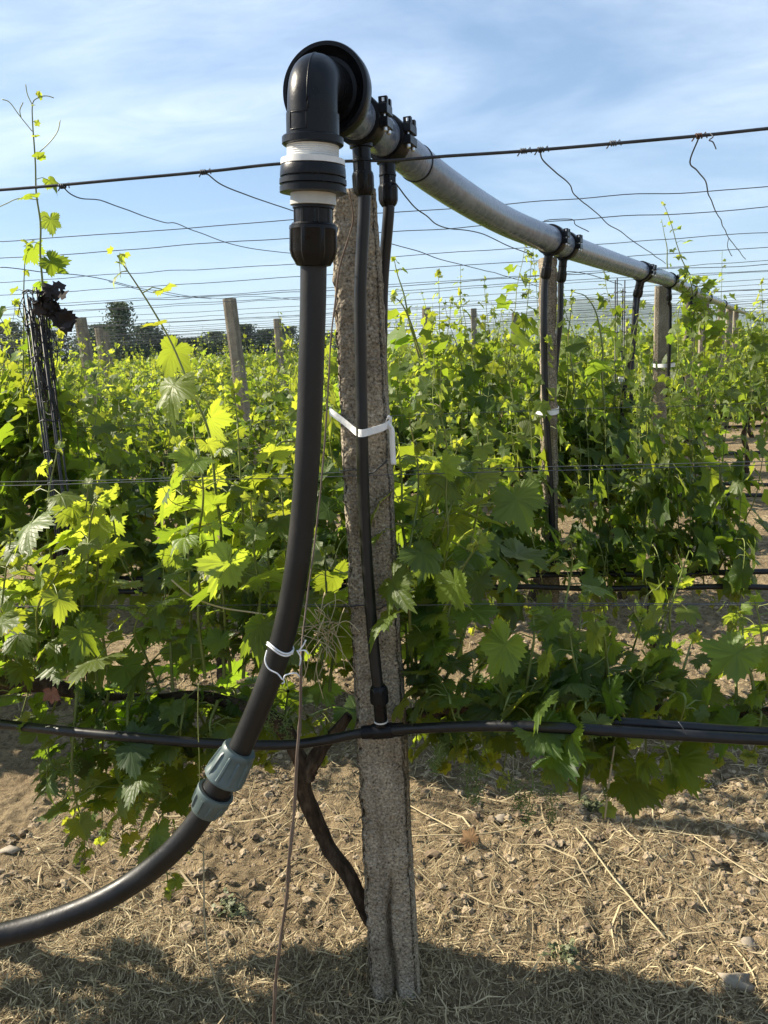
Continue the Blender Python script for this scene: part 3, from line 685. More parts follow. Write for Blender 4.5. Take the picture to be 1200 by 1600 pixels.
for r in range(1, NROW):
    Y = ROWS[r]; x0, x1_ = atY(0, 560, Y)[0]-.7, atY(1200, 520, Y)[0]+.6
    gap = (pipe_x(Y)+.52, pipe_x(Y)+1.9) if r <= 3 else None
    x = x0 + g.uniform(0, .3); cnt = 0
    xs = []
    while x < x1_:
        if not (gap and gap[0]-.45 < x < gap[1]+.4): xs.append(x)
        x += .92+g.normal(0, .03)
    if gap: xs.append(gap[0]-.5)
    xs.sort()
    xs = [x for i, x in enumerate(xs) if i == 0 or x-xs[i-1] > .35]
    if r == 1: xs = sorted([P2X+.40] + [P2X-.46-.86*k for k in range(5)])
    for i, x in enumerate(xs):
        y = Y+g.normal(0, .03); hs = g.uniform(.95, 1.22)*(.82 if (r in (1, 2) and x > P2X) else 1)*(1.03 if (r < 3 and -.6 < x < P2X) else 1)*(.95 if x < -.28*Y else 1); rz = (0 if g.random() < .5 else math.pi)+g.normal(0, .08)
        grp = 'vines of the %s row' % ORD[r]
        if r <= 2:
            px_l = ['leftmost in view', 'second from the left', 'third from the left', 'fourth from the left', 'fifth from the left', 'sixth from the left', 'seventh from the left', 'eighth from the left', 'ninth from the left']
            k = (i*2+r) % 5; tm, cm, fm = near_var[k]
            lab = 'dense green vine of the %s row from the camera, %s' % (ORD[r], px_l[min(i, 8)])
            root = empty('grapevine', (x, y, 0), lab, 'grapevine', grp)
            for nm, me in (('trunk', tm), ('canes', cm), ('foliage', fm)):
                c = bpy.data.objects.new(nm, me); COL.objects.link(c); c.parent = root
            root.rotation_euler.z = rz; root.scale = ((.62 if x > P2X else .85) if r == 1 else 1, 1, hs)
        else:
            o = bpy.data.objects.new('grapevine', far_var[(i*3+r) % 5]); COL.objects.link(o); o.location = (x, y, 0); o.rotation_euler.z = rz; o.scale = (1, 1, hs)
            tag(o, 'leafy vine merging into the hedge of the %s row from the camera' % ORD[r], 'grapevine', grp)
# everything farther reads as one mass of leaves
def far_mass():
    g = np.random.default_rng(9); mb = MB()
    for r in range(NROW, 60):
        Y = ROWS[r]; x0, x1_ = atY(-40, 560, Y)[0], atY(1240, 520, Y)[0]; n = int((x1_-x0)*95)
        x = g.uniform(x0, x1_, n); hg = 1.22+.22*vnoise(np.stack([x*1.1, x*0+r, x*0], -1), 4)
        z = hg*(1-g.random(n)**2*.6)+.08*g.normal(0, 1, n); y = Y+g.normal(0, .17, n)
        s_ = g.uniform(.12, .2, n); nm = np.stack([g.normal(0, .5, n)-.3, g.normal(0, .7, n), g.uniform(.2, 1.1, n)], -1)
        tp = np.stack([g.normal(0, 1, n), g.normal(0, 1, n), -g.uniform(0, 1, n)], -1)
        add_leaves(mb, np.stack([x, y, z], -1), nm, tp, s_, g.uniform(0, .7, n), 2, g)
    tag(mb.build('distant_vines', M['leaf']), 'mass of green vine rows far back under the horizon', 'vines', kind='stuff')
far_mass()

# ------------------------------------------------------------------ concrete posts
def post_mesh(w0, w1, H, seed, fine=True, lean=(0, 0), depth_=None, crack=False):
    """tapered concrete post with worn corners; w0 below, w1 on top"""
    n = (26 if crack else 14) if fine else 4; m_ = int(H/(.006 if crack else .008)) if fine else 24
    a = np.linspace(-1, 1, n, endpoint=False)
    ring = []
    for k in range(4):
        for t in a:
            p = np.array([t, -1.0]); c = .80
            if t < -c: p[1] += (-c-t)*.75
            if t > c: p[1] += (t-c)*.75
            for _ in range(k): p = np.array([-p[1], p[0]])
            ring.append(p)
    ring = np.array(ring); S = len(ring)
    zs = np.linspace(-.12, H, m_); w = np.interp(zs, [0, H], [w0, w1])/2
    V = np.zeros((m_, S, 3)); V[..., 0] = ring[None, :, 0]*w[:, None]+lean[0]*zs[:, None]; V[..., 1] = ring[None, :, 1]*w[:, None]*(depth_ or 1)+lean[1]*zs[:, None]; V[..., 2] = zs[:, None]
    nr = np.zeros_like(V); nr[..., :2] = ring[None]; nr /= np.linalg.norm(nr, axis=-1, keepdims=True)
    if fine:
        d = .0035*vnoise(V*9, seed) + .0022*vnoise(V*40, seed+1) + .0016*vnoise(V*110, seed+2)
        edge = np.clip((np.abs(ring).min(1)-.6)/.4, 0, 1)[None, :]
        pit = np.clip(vnoise(V*60, seed+4)-.35, 0, 1)
        left = np.clip(-ring[:, 0]-.55, 0, 1)[None, :]*2
        d = d - .008*pit - (edge+left*.8)*(.006*np.abs(vnoise(V*30, seed+3))+.008*np.clip(vnoise(V*55, seed+6), 0, 1))
        if crack:
            zz = V[..., 2]; cx = .002+.006*np.sin(zz*22)-.010*(.34-zz); near_ = np.abs(V[..., 0]-cx) < .0045+.004*(.36-zz)/.36
            d = d - .03*(near_ & (ring[None, :, 1] < -.85) & (zz < .36))*np.clip((.37-zz)*8, 0, 1)
        V = V + nr*d[..., None]
    i = np.arange(m_-1)[:, None]*S; j = np.arange(S)[None, :]; j2 = (j+1) % S
    F = np.stack([i+j, i+j2, i+S+j2, i+S+j], -1).reshape(-1, 4)
    mb = MB(); mb.add(V.reshape(-1, 3), [F, ((m_-1)*S+np.arange(S))[None, :]]); return mb
def place_post(name, mb, loc, label, group='concrete posts', rz=0):
    o = mb.build(name, M['concrete'], smooth=True); o.location = loc; o.rotation_euler.z = rz
    return tag(o, label, 'post', group)
P1 = np.array([-.258, Y1, 0])
place_post('concrete_post', post_mesh(.118, .092, 1.80, 3, True, crack=True), P1, 'nearest rough pitted concrete post, cracked near its foot, standing behind the bending hose', rz=rad(6))
Y2 = ROWS[1]
p2 = atY(858, 700, Y2); P2 = np.array([p2[0], Y2+.02, 0])
place_post('concrete_post', post_mesh(.066, .058, 1.80, 5, True), P2, 'second concrete post under the pipe, with a riser hose strapped to its front', rz=rad(10))
far_post = post_mesh(.10, .088, 2.0, 8, False).mesh('concrete_post', M['concrete'], smooth=False)
def post_at(x, y, zt, label, zscale=True, wid=1.0, lean=(0, 0), Y=None):
    p = atZ(x, y, zt) if Y is None else atY(x, y, Y); h = p[2]
    o = bpy.data.objects.new('concrete_post', far_post); COL.objects.link(o); o.location = (p[0]-lean[0]*h, p[1], 0); o.scale = (wid, wid, h/2.0)
    o.rotation_euler = (lean[1], math.atan(lean[0]), random.uniform(-.2, .2)); return tag(o, label, 'post', 'concrete posts')
post_at(1034, 447, 1.85, 'concrete post half wrapped in leaves under the pipe, third post along it', Y=5.9)
post_at(1079, 458, 1.9, 'fourth concrete post along the pipe, behind the leafy tangle', Y=7.3, wid=.95)
for (x, y, Y, n_) in ((1101, 466, 8.9, 'fifth'), (1128, 477, 11.5, 'sixth'), (1140, 481, 13.5, 'seventh'), (1150, 484, 16, 'eighth')):
    post_at(x, y, 2, '%s concrete post along the pipe, small in the distance' % n_, Y=Y)
post_at(357, 466, 2.0, 'brown weathered concrete post standing in the vines behind the long leaning shoot', lean=(-.05, 0), wid=1.05)
post_at(125, 496, 2.0, 'weathered post standing just right of the dark dried leaf clump', lean=(-.06, 0), wid=1.15)
post_at(153, 512, 2.0, 'left one of two thin grey posts in front of the dark conifers', lean=(-.04, 0))
post_at(164, 518, 2.0, 'right one of two thin grey posts in front of the dark conifers', lean=(-.03, 0))
post_at(433, 498, 2.0, 'short post top just left of the upright part of the supply hose')
post_at(666, 481, 1.95, 'post top rising from leaves just right of the front concrete post')
post_at(719, 512, 2.0, 'thin far post just left of the clear grey post before the hills', wid=.8)
post_at(740, 482, 2.05, 'clear grey post in front of the hills, midway between the first two pipe posts', wid=1.0)
post_at(764, 515, 2.0, 'thin far post just right of the clear grey post before the hills', wid=.9)
post_at(804, 488, 2.0, 'leaf wrapped post top just left of the second pipe post')
post_at(915+65, 498, 2.0, 'grey post half hidden in leaves just right of the lattice stake by the third risers', wid=.9)

# ------------------------------------------------------------------ the big pipe
PR = .043
ZP = 1.90
c_disc = atZ(507, 140, ZP)
PK = [c_disc, atY(562, 189, 1.53), atY(604, 218, 1.70), atY(700, 292, 2.06), atY(790, 346, 2.62), atY(861, 375, 3.06), atY(882, 383.5, 3.24), atY(950, 407, 3.95),
      atY(1002, 424, 4.62), atY(1046, 438, 5.72), atY(1080, 455, 7.2), atY(1105, 465, 8.9), atY(1130, 475, 11.5), atY(1150, 483, 15), atY(1165, 489, 20)]
PC = catmull(PK, 12)
PRS = np.interp(np.arange(len(PC))/12, [0, 1, 2, 3, 4, 5, 8, 10], [.036, .0365, .0375, .0395, .0425, .0455, .0455, .044])
pipe_root = empty('irrigation_pipe', (P1[0], P1[1], 0), 'long grey overhead irrigation pipe running back from the black elbow', 'pipe')
mb = MB(); sweep(mb, PC, PRS, 36)
mb.build('pipe_tube', M['pipe'], pipe_root)
for q in (0.9, 2.55):
    pass
d_pipe = unit(PK[1]-PK[0])
mb = MB(); k = 30; T = unit(PC[k+1]-PC[k]); r_ = float(PRS[k]); lathe(mb, PC[k], T, [(0, r_), (0, r_+.0018), (.0035, r_+.0018), (.0035, r_)], 48); mb.build('joint_ring', M['black'], pipe_root, sharp=40)
# black end disc: dished cap with a raised rim
mb = MB()
lathe(mb, c_disc + d_pipe*.034, -d_pipe, [(0, PR), (0, .052), (.004, .068), (.012, .0705), (.030, .0705), (.034, .069), (.034, .063), (.026, .058), (.021, .052), (.026, .050), (.0265, .044), (.034, .042), (.05, .0405)], 72)
mb.build('end_cap', M['black'], pipe_root, sharp=35)
# elbow
top_ax = atY(488.5, 165, 1.255); low_ax = atY(490, 412, 1.265)
ax_dn = unit(low_ax-top_ax)
ER = .0372
start = c_disc - d_pipe*.012
bend = np.array([top_ax[0]-ax_dn[0]*.0, top_ax[1], ZP])  # corner of the two axes
corner = top_ax - ax_dn*((top_ax[2]-ZP)/ax_dn[2])
rb = .047
a0 = corner - unit(corner-start)*rb*1.0; a1 = corner + ax_dn*rb
path = [start, a0]
for t in np.linspace(0.06, .94, 14): path.append((1-t)**2*a0 + 2*t*(1-t)*corner + t*t*a1)
path += [a1, atY(488, 184, 1.256)]
el = MB(); sweep(el, np.array(path), ER, 44)
zy = lambda y: atY(489, y, 1.26)
def along(y): # distance along the drop axis for a photo height
    p = zy(y); return float(np.dot(p-top_ax, ax_dn))
lathe(el, top_ax, ax_dn, [(along(179), ER-.001), (along(180), ER+.0022), (along(214), ER+.0022), (along(215), .0445), (along(217), .046), (along(227), .046), (along(229), .044), (along(230), .03)], 56)
el_o = el.build('elbow', M['elbow'], pipe_root, sharp=40)
seam = MB(); T_, N_, B_ = frames(np.array(path))
sp = [p - d_pipe*0 for p in path[2:]]
# moulding seam along the outside of the bend
cen = corner - unit(corner-start)*rb + ax_dn*rb
sm = [np.asarray(p)+unit(np.asarray(p)-cen)*(ER+.0002) for p in path[1:-1]]
sweep(seam, np.array(sm), .0011, 6); seam.build('mould_seam', M['elbow'], el_o)
def on_socket(y, a, r):
    p = top_ax + ax_dn*along(y); u_ = unit(np.cross(ax_dn, [0, 1, 0])); w_ = unit(np.cross(ax_dn, u_)); 
    if u_[0] > 0: u_ = -u_
    if w_[1] > 0: w_ = -w_
    return p + r*(math.sin(a)*u_ + math.cos(a)*w_)
fr = [on_socket(y, a, ER+.0026) for y, a in [(183, .02)]+[(183, t) for t in np.linspace(.1, .75, 8)]+[(209, t) for t in np.linspace(.75, .1, 8)]+[(209, .02), (183, .02)]]
sweep(MB(), np.array(fr), .0007, 5).build('moulded_frame', M['elbow'], el_o)
sweep(MB(), np.array([on_socket(182, -.02, ER+.0026), on_socket(170, -.03, ER+.0008), on_socket(160, -.08, ER+.0004)]), .0008, 5).build('moulded_rib', M['elbow'], el_o)
def part(name, prof, mat, ribs=0, seg=64, phase=0., parent=pipe_root, sharp=32):
    mb = MB(); lathe(mb, top_ax, ax_dn, [(along(p[0]), *p[1:]) for p in prof], seg, ribs=ribs, phase=phase); return mb.build(name, mat, parent, sharp=sharp)
mb = MB(); pr_ = [(along(226), .036)]
for k in range(6): y = 228+k*3.3; pr_ += [(along(y), .0385), (along(y+1.6), .0392), (along(y+3.2), .0383)]
pr_ += [(along(249), .039), (along(250), .0478), (along(259), .0485), (along(260), .036)]
lathe(mb, top_ax, ax_dn, pr_, 64); mb.build('threaded_bush', M['white'], pipe_root, sharp=50)
part('ribbed_nut', [(258, .034), (259.5, .0475), (263, .0488), (275, .0497), (277.5, .0495), (278, .0455), (280.5, .0455), (281, .0505), (289, .0508), (289.5, .0455), (292.5, .0455), (293, .0505), (302, .0505), (303, .035)], M['elbow'], 0)
mb = MB()
part('white_collar', [(302, .033), (303, .0345), (311, .0345), (318, .0352), (321, .035), (321.5, .028)], M['offwhite'])
fit = part('compression_fitting', [(320, .026), (322, .0315), (326, .0315), (327, .0285, .0016), (348, .0285, .0016), (349, .0325), (352, .0345), (353, .030)], M['black'], ribs=8, seg=96)
part('compression_nut', [(352, .03), (353, .0365), (358, .0372), (361, .0358, .0022), (392, .0362, .0022), (402, .0335, .002), (411, .0285, .001), (415, .0265), (416, .0215)], M['black'], ribs=8, seg=96, phase=.2, parent=fit)

# ------------------------------------------------------------------ supply hose
HR = .0205
hp = [(490, 405, 1.266), (489, 480, 1.268), (486.5, 560, 1.268), (484, 640, 1.268), (480, 720, 1.266), (472, 820, 1.262), (460, 910, 1.256), (441, 1000, 1.25), (412, 1085, 1.24), (374, 1172, 1.23), (334, 1245, 1.222),
      (286, 1312, 1.21), (226, 1366, 1.20), (155, 1409, 1.18), (75, 1441, 1.16), (0, 1461, 1.14), (-80, 1478, 1.11)]
hk = [atY(*q) for q in hp] + [np.array([-1.25, 1.06, .28]), np.array([-1.6, .95, .09]), np.array([-2.1, .8, .02])]
HC = catmull(hk, 10)
hose_root = empty('supply_hose', hk[-1], 'thick black supply hose hanging from the elbow and bending away to the left', 'hose')
mb = MB(); sweep(mb, HC, HR, 28); mb.build('hose_tube', M['hose'], hose_root)
def hose_pt(i, f): return HC[int(i*10+f*10)]
i0 = int(9.05*10); i1 = int(10.3*10)
ca, cb_ = HC[i0], HC[i1]; cax = unit(cb_-ca); cl = np.linalg.norm(cb_-ca)
mb = MB(); lathe(mb, ca, cax, [(.0, HR), (.02*cl, .024), (.5*cl, .0245), (.66*cl, .0255), (.665*cl, .0285), (.70*cl, .0285), (.705*cl, .0262), (.98*cl, .0265), (cl, HR)], 64)
body = mb.build('coupling_body', M['hose'], hose_root, sharp=35)
mb = MB(); lathe(mb, ca, cax, [(-.003, HR+.0005), (-.003, .0285), (.001, .0305), (.006, .0305), (.007, .0288), (.012, .0292, .003), (.038, .0318, .0036), (.046, .0335, .003), (.052, .0362), (.058, .0368), (.060, .035), (.060, .026)], 120, ribs=10)
mb.build('coupling_nut', M['green'], hose_root, sharp=32)
mb = MB(); lathe(mb, cb_, -cax, [(-.002, HR+.0005), (-.002, .0255), (.003, .0272), (.006, .0276, .003), (.026, .0298, .0036), (.031, .0325), (.039, .0342), (.042, .0332), (.042, .027)], 120, ribs=10, phase=.15)
mb.build('coupling_nut', M['green'], hose_root, sharp=32)

# white string looped round the hose
k = int(7.18*10); c0 = HC[k]; T0 = unit(HC[k+1]-HC[k-1]); N0 = unit(np.cross(T0, [0, 1, 0])); B0 = np.cross(T0, N0)
mb = MB(); pts = [c0 + (HR+.0022)*(math.cos(a)*N0+math.sin(a)*B0) + T0*(.004*math.sin(a*2)+.004*a/6.28) for a in np.linspace(0, 4*math.pi, 70)]
sweep(mb, np.array(pts), .0017, 6)
k2 = int(7.35*10); c1 = HC[k2]
lp = [c0+B0*-.0+N0*(HR+.003), c0+T0*.012+N0*(HR*.98)-unit([0, 1, 0])*.008, c1-np.array([.016, .022, -.004]), c1-np.array([-.004, .026, .012]), c1+np.array([.010, -.022, -.010]), c1+np.array([.026, -.004, .006]), c0-N0*(HR+.004)]
lp = [atY(417, 1016, 1.225), atY(414, 1032, 1.215), atY(420, 1045, 1.21), atY(434, 1053, 1.208), atY(442, 1062, 1.207), atY(446, 1055, 1.21), atY(462, 1052, 1.225), atY(468, 1058, 1.235)]
sweep(mb, catmull(lp, 6), .0013, 5)
for e in ([(466, 1018), (474, 1008), (478, 1000)], [(466, 1018), (476, 1016), (482, 1022)], [(464, 1016), (470, 1028), (468, 1040)], [(442, 1060), (444, 1066), (440, 1068)]):
    sweep(mb, catmull([atY(x, y, 1.235) for x, y in e], 5), .0013, 5)
tag(mb.build('string', M['string']), 'white string looped and knotted round the lower bend of the supply hose', 'string')

# ------------------------------------------------------------------ risers with clamp saddles
def riser(pipe_i, tilt, r, label, hpk, s=1.0, lower=None, flip=1, detail=True, group='riser hoses hanging from the pipe'):
    k = int(pipe_i*12); PR = float(PRS[k]); C = PC[k]; T = unit(PC[k+1]-PC[k-1]); side = unit(np.cross(T, UP)); dn = unit(-UP + T*np.dot(UP, T) - side*(tilt or 0))
    root = empty('riser_hose', (C[0], C[1], C[2]-.1), label, 'hose', group)
    sm = MB(); w = .024*s
    lathe(sm, C-T*w, T, [(0, PR+.0005), (0, PR+.006), (.003, PR+.0075), (w*2-.003, PR+.0075), (w*2, PR+.005), (w*2, PR+.0005)], 40 if detail else 24)
    up2 = unit(UP-T*np.dot(UP, T))
    for sd in (1, -1):                                        # lugs on both sides
        for hh in (.012, -.010):
            box(sm, C+side*sd*(PR+.010)+up2*hh, [T, side, up2], [w*.85, .010, .0085])
        for ww in (-.5, .5):
            box(sm, C+side*sd*(PR+.012)+up2*.024+T*w*ww, [T, side, up2], [.005, .008, .008])
    clamp = sm.build('clamp_saddle', M['black'], root, sharp=35)
    for sd in ((1, -1) if detail else (1,)):
        for tt in (-.55, .55):
            bm_ = MB(); b0 = C+side*sd*(PR+.013)+T*w*tt
            lathe(bm_, b0-up2*.026, up2, [(0, .0025), (.002, .0042), (.008, .0042), (.009, .0022), (.048, .0022), (.049, .0045), (.055, .0045)], 6 if False else 12)
            bm_.build('bolt', M['zinc'], clamp, sharp=35)
    fm = MB(); o = C+dn*(PR-.004)
    lathe(fm, o, dn, [(0, .021*s), (.012, .021*s), (.013, .0165*s), (.032, .0165*s), (.033, .0175*s), (.036, .0175*s), (.037, .0155*s, .0015), (.052, .0155*s, .0015), (.053, .0175*s), (.055, .0175*s)], 48, ribs=8)
    fm.build('outlet_socket', M['black'], root, sharp=35)
    nm = MB(); lathe(nm, o, dn, [(.054, .015*s), (.055, .0188*s), (.058, .0195*s), (.060, .0188*s, .0014), (.082, .0185*s, .0014), (.089, .0165*s, .001), (.094, .0135*s), (.0945, r)], 64, ribs=8)
    nm.build('compression_nut', M['black'], root, sharp=35)
    pts = [o+dn*.06, o+dn*.105] + [atY(*q) for q in hpk]
    hm = MB(); sweep(hm, catmull(pts, 10), r, 18 if detail else 10); hm.build('hose_tube', M['drip'], root)
    if lower:
        a, b = np.asarray(lower[0]), np.asarray(lower[1]); ax = unit(b-a); L_ = np.linalg.norm(b-a)
        lm = MB(); lathe(lm, a, ax, [(0, r), (.001, .0135), (.006, .0165), (.010, .0175, .0014), (.03, .0178, .0014), (.034, .0192), (.038, .0192), (.038, .014)], 64, ribs=8)
        lm.build('lower_nut', M['black'], root, sharp=35)
        lm = MB(); lathe(lm, a, ax, [(.037, .0125), (.038, .0135), (L_-.002, .0135), (L_, .012)], 40); lm.build('spigot', M['black'], root, sharp=35)
        lm = MB(); lathe(lm, a+ax*(L_-.013), ax, [(0, .0135), (0, .0146), (.003, .0146), (.003, .0135)], 40); lm.build('white_ring', M['white'], root, sharp=35)
    return root
YF = 1.545
zl0 = atY(591, 1070, 1.52); zl1 = atY(596, 1134, 1.525)
riser(1, None, .0118, 'black riser hose running down the front face of the nearest post',
      [(563, 450, 1.537), (564, 580, 1.541), (566, 690, 1.537), (569, 800, 1.538), (575, 900, 1.532), (583, 1000, 1.526), (589, 1060, 1.521), (592, 1080, 1.52)], lower=(zl0, zl1))
riser(2, None, .0118, 'black riser hose going down behind the right edge of the nearest post',
      [(599, 430, 1.705), (597, 500, 1.71), (596, 620, 1.72), (600, 800, 1.72), (604, 1100, 1.72)])
riser(5, .16, .0125, 'glossy black riser hose strapped to the front of the second post',
      [(850, 500, 3.055), (851, 580, 3.055), (853, 640, 3.055), (858, 720, 3.055), (862, 800, 3.055), (864, 885, 3.06)], s=.95)
riser(6, .1, .0115, 'black riser hose curving down just right of the second post',
      [(875, 500, 3.24), (869, 560, 3.24), (864, 640, 3.22), (862, 860, 3.2)], s=.95)
riser(8, .2, .0125, 'leaning black riser hose under the third clamp, left of its pair',
      [(988, 530, 4.6), (977, 600, 4.6), (971, 660, 4.6)], s=.95)
k_ = riser(8.15, .2, .0115, 'black riser hose under the third clamp, right of its pair',
      [(990, 540, 4.7), (986, 600, 4.68), (987, 660, 4.66)], s=.9)
riser(9, None, .0125, 'black riser hose beside the leaf wrapped third post',
      [(1047, 480, 5.75), (1046, 540, 5.75), (1043, 620, 5.75)], s=.95, detail=False)
for q, n_ in ((10, 'beside the fourth pipe post'), (11, 'beside the fifth pipe post, far back'), (12, 'beside the sixth pipe post, tiny and far back')):
    C = PC[q*12]; riser(q, None, .0125, 'short dark riser hose ' + n_, [], s=1.0, detail=False) if False else None
    root = empty('riser_hose', C, 'short dark riser hose ' + n_, 'hose', 'riser hoses hanging from the pipe')
    mb = MB(); T = unit(PC[q*12+1]-PC[q*12-1]); lathe(mb, C-T*.03, T, [(0, PR), (0, PR+.012), (.06, PR+.012), (.06, PR)], 20)
    lathe(mb, C-UP*.03, -UP, [(0, .02), (.08, .02), (.085, .024), (.13, .024), (.14, .014)], 14); mb.build('clamp_saddle', M['black'], root, sharp=35)
    mb = MB(); sweep(mb, catmull([C-UP*.15, C-UP*.4+np.array([-.02, 0, 0]), C-UP*.9+np.array([-.06, 0, 0])], 6), .0125, 8); mb.build('hose_tube', M['drip'], root)

# white tape tied round post and riser
def strip(path_c, wdir, half, thick=.0007, n=6):
    P = catmull(path_c, n); mb = MB(); T = np.gradient(P, axis=0); T /= np.linalg.norm(T, axis=1, keepdims=True)
    W = np.broadcast_to(np.asarray(wdir, float), P.shape); Nn = np.cross(T, W); Nn /= np.linalg.norm(Nn, axis=1, keepdims=True)
    V = np.concatenate([P+W*half+Nn*thick, P-W*half+Nn*thick, P-W*half-Nn*thick, P+W*half-Nn*thick], 1).reshape(-1, 3)
    m_ = len(P); i = np.arange(m_-1)[:, None]*4; j = np.arange(4)[None, :]; j2 = (j+1) % 4
    mb.add(V, [np.stack([i+j, i+j2, i+4+j2, i+4+j], -1).reshape(-1, 4), np.array([[3, 2, 1, 0]]), np.array([[0, 1, 2, 3]])+(m_-1)*4]); return mb
fz = lambda x, y, Y: atY(x, y, Y)
band = strip([fz(516, 655, 1.66), fz(515, 643, 1.60), fz(519, 645, 1.578), fz(540, 661, 1.568), fz(553, 672, 1.556), fz(559, 676, 1.53), fz(567, 677, 1.522), fz(575, 675, 1.53), fz(582, 673, 1.552), fz(598, 668, 1.566), fz(609, 661, 1.58), fz(612, 656, 1.62)], unit([.06, 0, 1]), .0072)
tie = band.build('tie_tape', M['tape'], sharp=30); tag(tie, 'white tape tied round the nearest post and its front riser hose, tail hanging', 'tie', 'white ties')
strip([fz(606, 662, 1.573), fz(612, 672, 1.57), fz(613, 690, 1.572), fz(614, 710, 1.575), fz(615, 726, 1.575)], unit([1, -.15, 0]), .0055).build('tape_tail', M['tape'], tie)
strip([fz(601, 664, 1.57), fz(606, 652, 1.565), fz(611, 656, 1.57), fz(608, 664, 1.57), fz(612, 668, 1.568)], unit([.3, -.1, .9]), .004).build('tape_knot', M['tape'], tie)
def small_tie(x, y, Y, rx, ry, half, label):
    c = atY(x, y, Y); pts = [c+np.array([rx*math.cos(a), ry*math.sin(a), .004*math.sin(a)]) for a in np.linspace(0, 2*math.pi, 17)]
    o = strip(pts, UP, half, .001, 4).build('tie_tape', M['tape'], sharp=30); tag(o, label, 'tie', 'white ties')
small_tie(855, 640, 3.125, .043, .088, .011, 'narrow white tape band round the second post and its riser hose')
small_tie(978, 592, 4.62, .040, .03, .012, 'white tape pinching together the pair of leaning risers at the third clamp')
small_tie(1037, 570, 5.88, .075, .09, .012, 'white tape round the leaf wrapped third post')

# ------------------------------------------------------------------ drip lines
def drip(pts, r, label, name='drip_line', group='drip lines'):
    P = catmull(pts, 10); mb = MB(); sweep(mb, P, r, 14); return tag(mb.build(name, M['drip']), label, 'drip line', group)
dl = [np.array([-3.4, Y1-.1, .68]), np.array([-2.2, Y1-.1, .68]), px1(-120, 1118, -.06), px1(0, 1131, -.08), px1(100, 1142, -.14), px1(220, 1153, -.17), px1(320, 1161, -.17), px1(440, 1164, -.14), px1(510, 1156, -.09), px1(560, 1146, -.1), px1(600, 1142, -.1), px1(660, 1138, -.13), px1(780, 1134, -.19), px1(900, 1139, -.215), px1(1050, 1148, -.215), px1(1200, 1156, -.2), px1(1320, 1160, -.18), np.array([1.4, Y1-.12, .67]), np.array([3, Y1-.1, .67])]
d1 = drip(dl, .0105, 'thick black drip line crossing the front post below its riser hose')
mb = MB(); c = px1(598, 1142, -.1); axd = unit(px1(650, 1139, -.1)-px1(560, 1146, -.1))
lathe(mb, c-axd*.045, axd, [(0, .011), (.001, .014), (.022, .0145), (.023, .0165), (.066, .0165), (.067, .0145), (.09, .014), (.091, .011)], 36)
mb.build('tee_fitting', M['black'], d1, sharp=35)
mb = MB(); sweep(mb, catmull([px1(1060, 1128, -.225), px1(1066, 1136, -.23), px1(1072, 1148, -.228)], 5), .001, 5); mb.build('wire_hook', M['thinwire'], d1)
drip([px1(930, 1128, -.17), px1(1000, 1131, -.185), px1(1080, 1137, -.185), px1(1150, 1142, -.17), px1(1300, 1150, -.15)], .0105, 'second short length of drip line lying behind the first at right')
def rowdrip(r, z, lab, dy=-.08, rad_=.0105, xr=None):
    Y = ROWS[r]; xa, xb = xr or (atY(-60, 560, Y)[0], atY(1260, 520, Y)[0]); g = np.random.default_rng(r+int(z*100))
    pts = [np.array([x, Y+dy+g.normal(0, .008), z+g.normal(0, .006)]) for x in np.linspace(xa, xb, 14)]
    return drip(pts, rad_, lab)
rowdrip(1, .60, 'lower black drip line of the second row, crossing its post', -.2)
rowdrip(1, .625, 'upper black drip line of the second row, behind the lower one', -.13)
rowdrip(2, .62, 'lower black drip line of the third row', -.08, .0115)
rowdrip(2, .66, 'upper black drip line of the third row', .05)
rowdrip(3, .64, 'black drip line of the fourth row, seen in the gap at right', -.05, .013)
rowdrip(4, .66, 'black drip line of the fifth row, seen far back in the gap at right', -.05, .013)

# ------------------------------------------------------------------ trellis wires
def wire(pts, r, label, mat='wire', name='trellis_wire', wob=.0, group='trellis wires', seg=6, sub=8):
    P = catmull(pts, sub)
    if wob:
        g = np.random.default_rng(len(label)+int(abs(P[0][0])*100)); P[1:-1] += np.stack([vnoise(P[1:-1]*np.array([6, 6, 6])+q*17, q) for q in range(3)], -1)*wob
    mb = MB(); sweep(mb, P, r, seg); return tag(mb.build(name, M[mat]), label, 'wire', group)
tw = wire([np.array([-3.6, Y1-.1, 1.86]), np.array([-2.2, Y1-.1, 1.858])] + [atY(x, y, Y1-.10) for x, y in ((-90, 303), (0, 297), (200, 280), (330, 267), (436, 256.5), (560, 252), (620, 251), (700, 244), (818, 236), (960, 224), (1090, 212.5), (1200, 201), (1300, 191))] + [np.array([1.6, Y1-.1, 1.856]), np.array([3.2, Y1-.1, 1.86])], .0029, 'thick dark top wire of the front row crossing in front of the pipe', wob=.001, sub=14)
def knot(x, y, Y, mat='wire', s=1.0):
    c = atY(x, y, Y); mb = MB(); g = np.random.default_rng(int(x)); P = []
    for a in np.linspace(0, 6*math.pi, 50): P.append(c + np.array([(a-9.4)*.0006*s, (.0036*s)*math.cos(a), (.0036*s)*math.sin(a)]))
    sweep(mb, np.array(P), .0016*s, 5)
    sweep(mb, np.array([P[-1], P[-1]+np.array([.006, 0, .006])*s, P[-1]+np.array([.008, -.003, -.004])*s]), .0012*s, 5)
    sweep(mb, np.array([P[0], P[0]+np.array([-.005, 0, -.007])*s]), .0012*s, 5)
    return mb.build('wire_knot', M[mat], tw)
for x, y, m_ in ((97, 291, 'wire'), (318, 269, 'wire'), (818, 236, 'wire'), (845, 234, 'wire'), (958, 224, 'thinwire'), (1092, 212.5, 'rust')): knot(x, y, Y1-.10, m_)
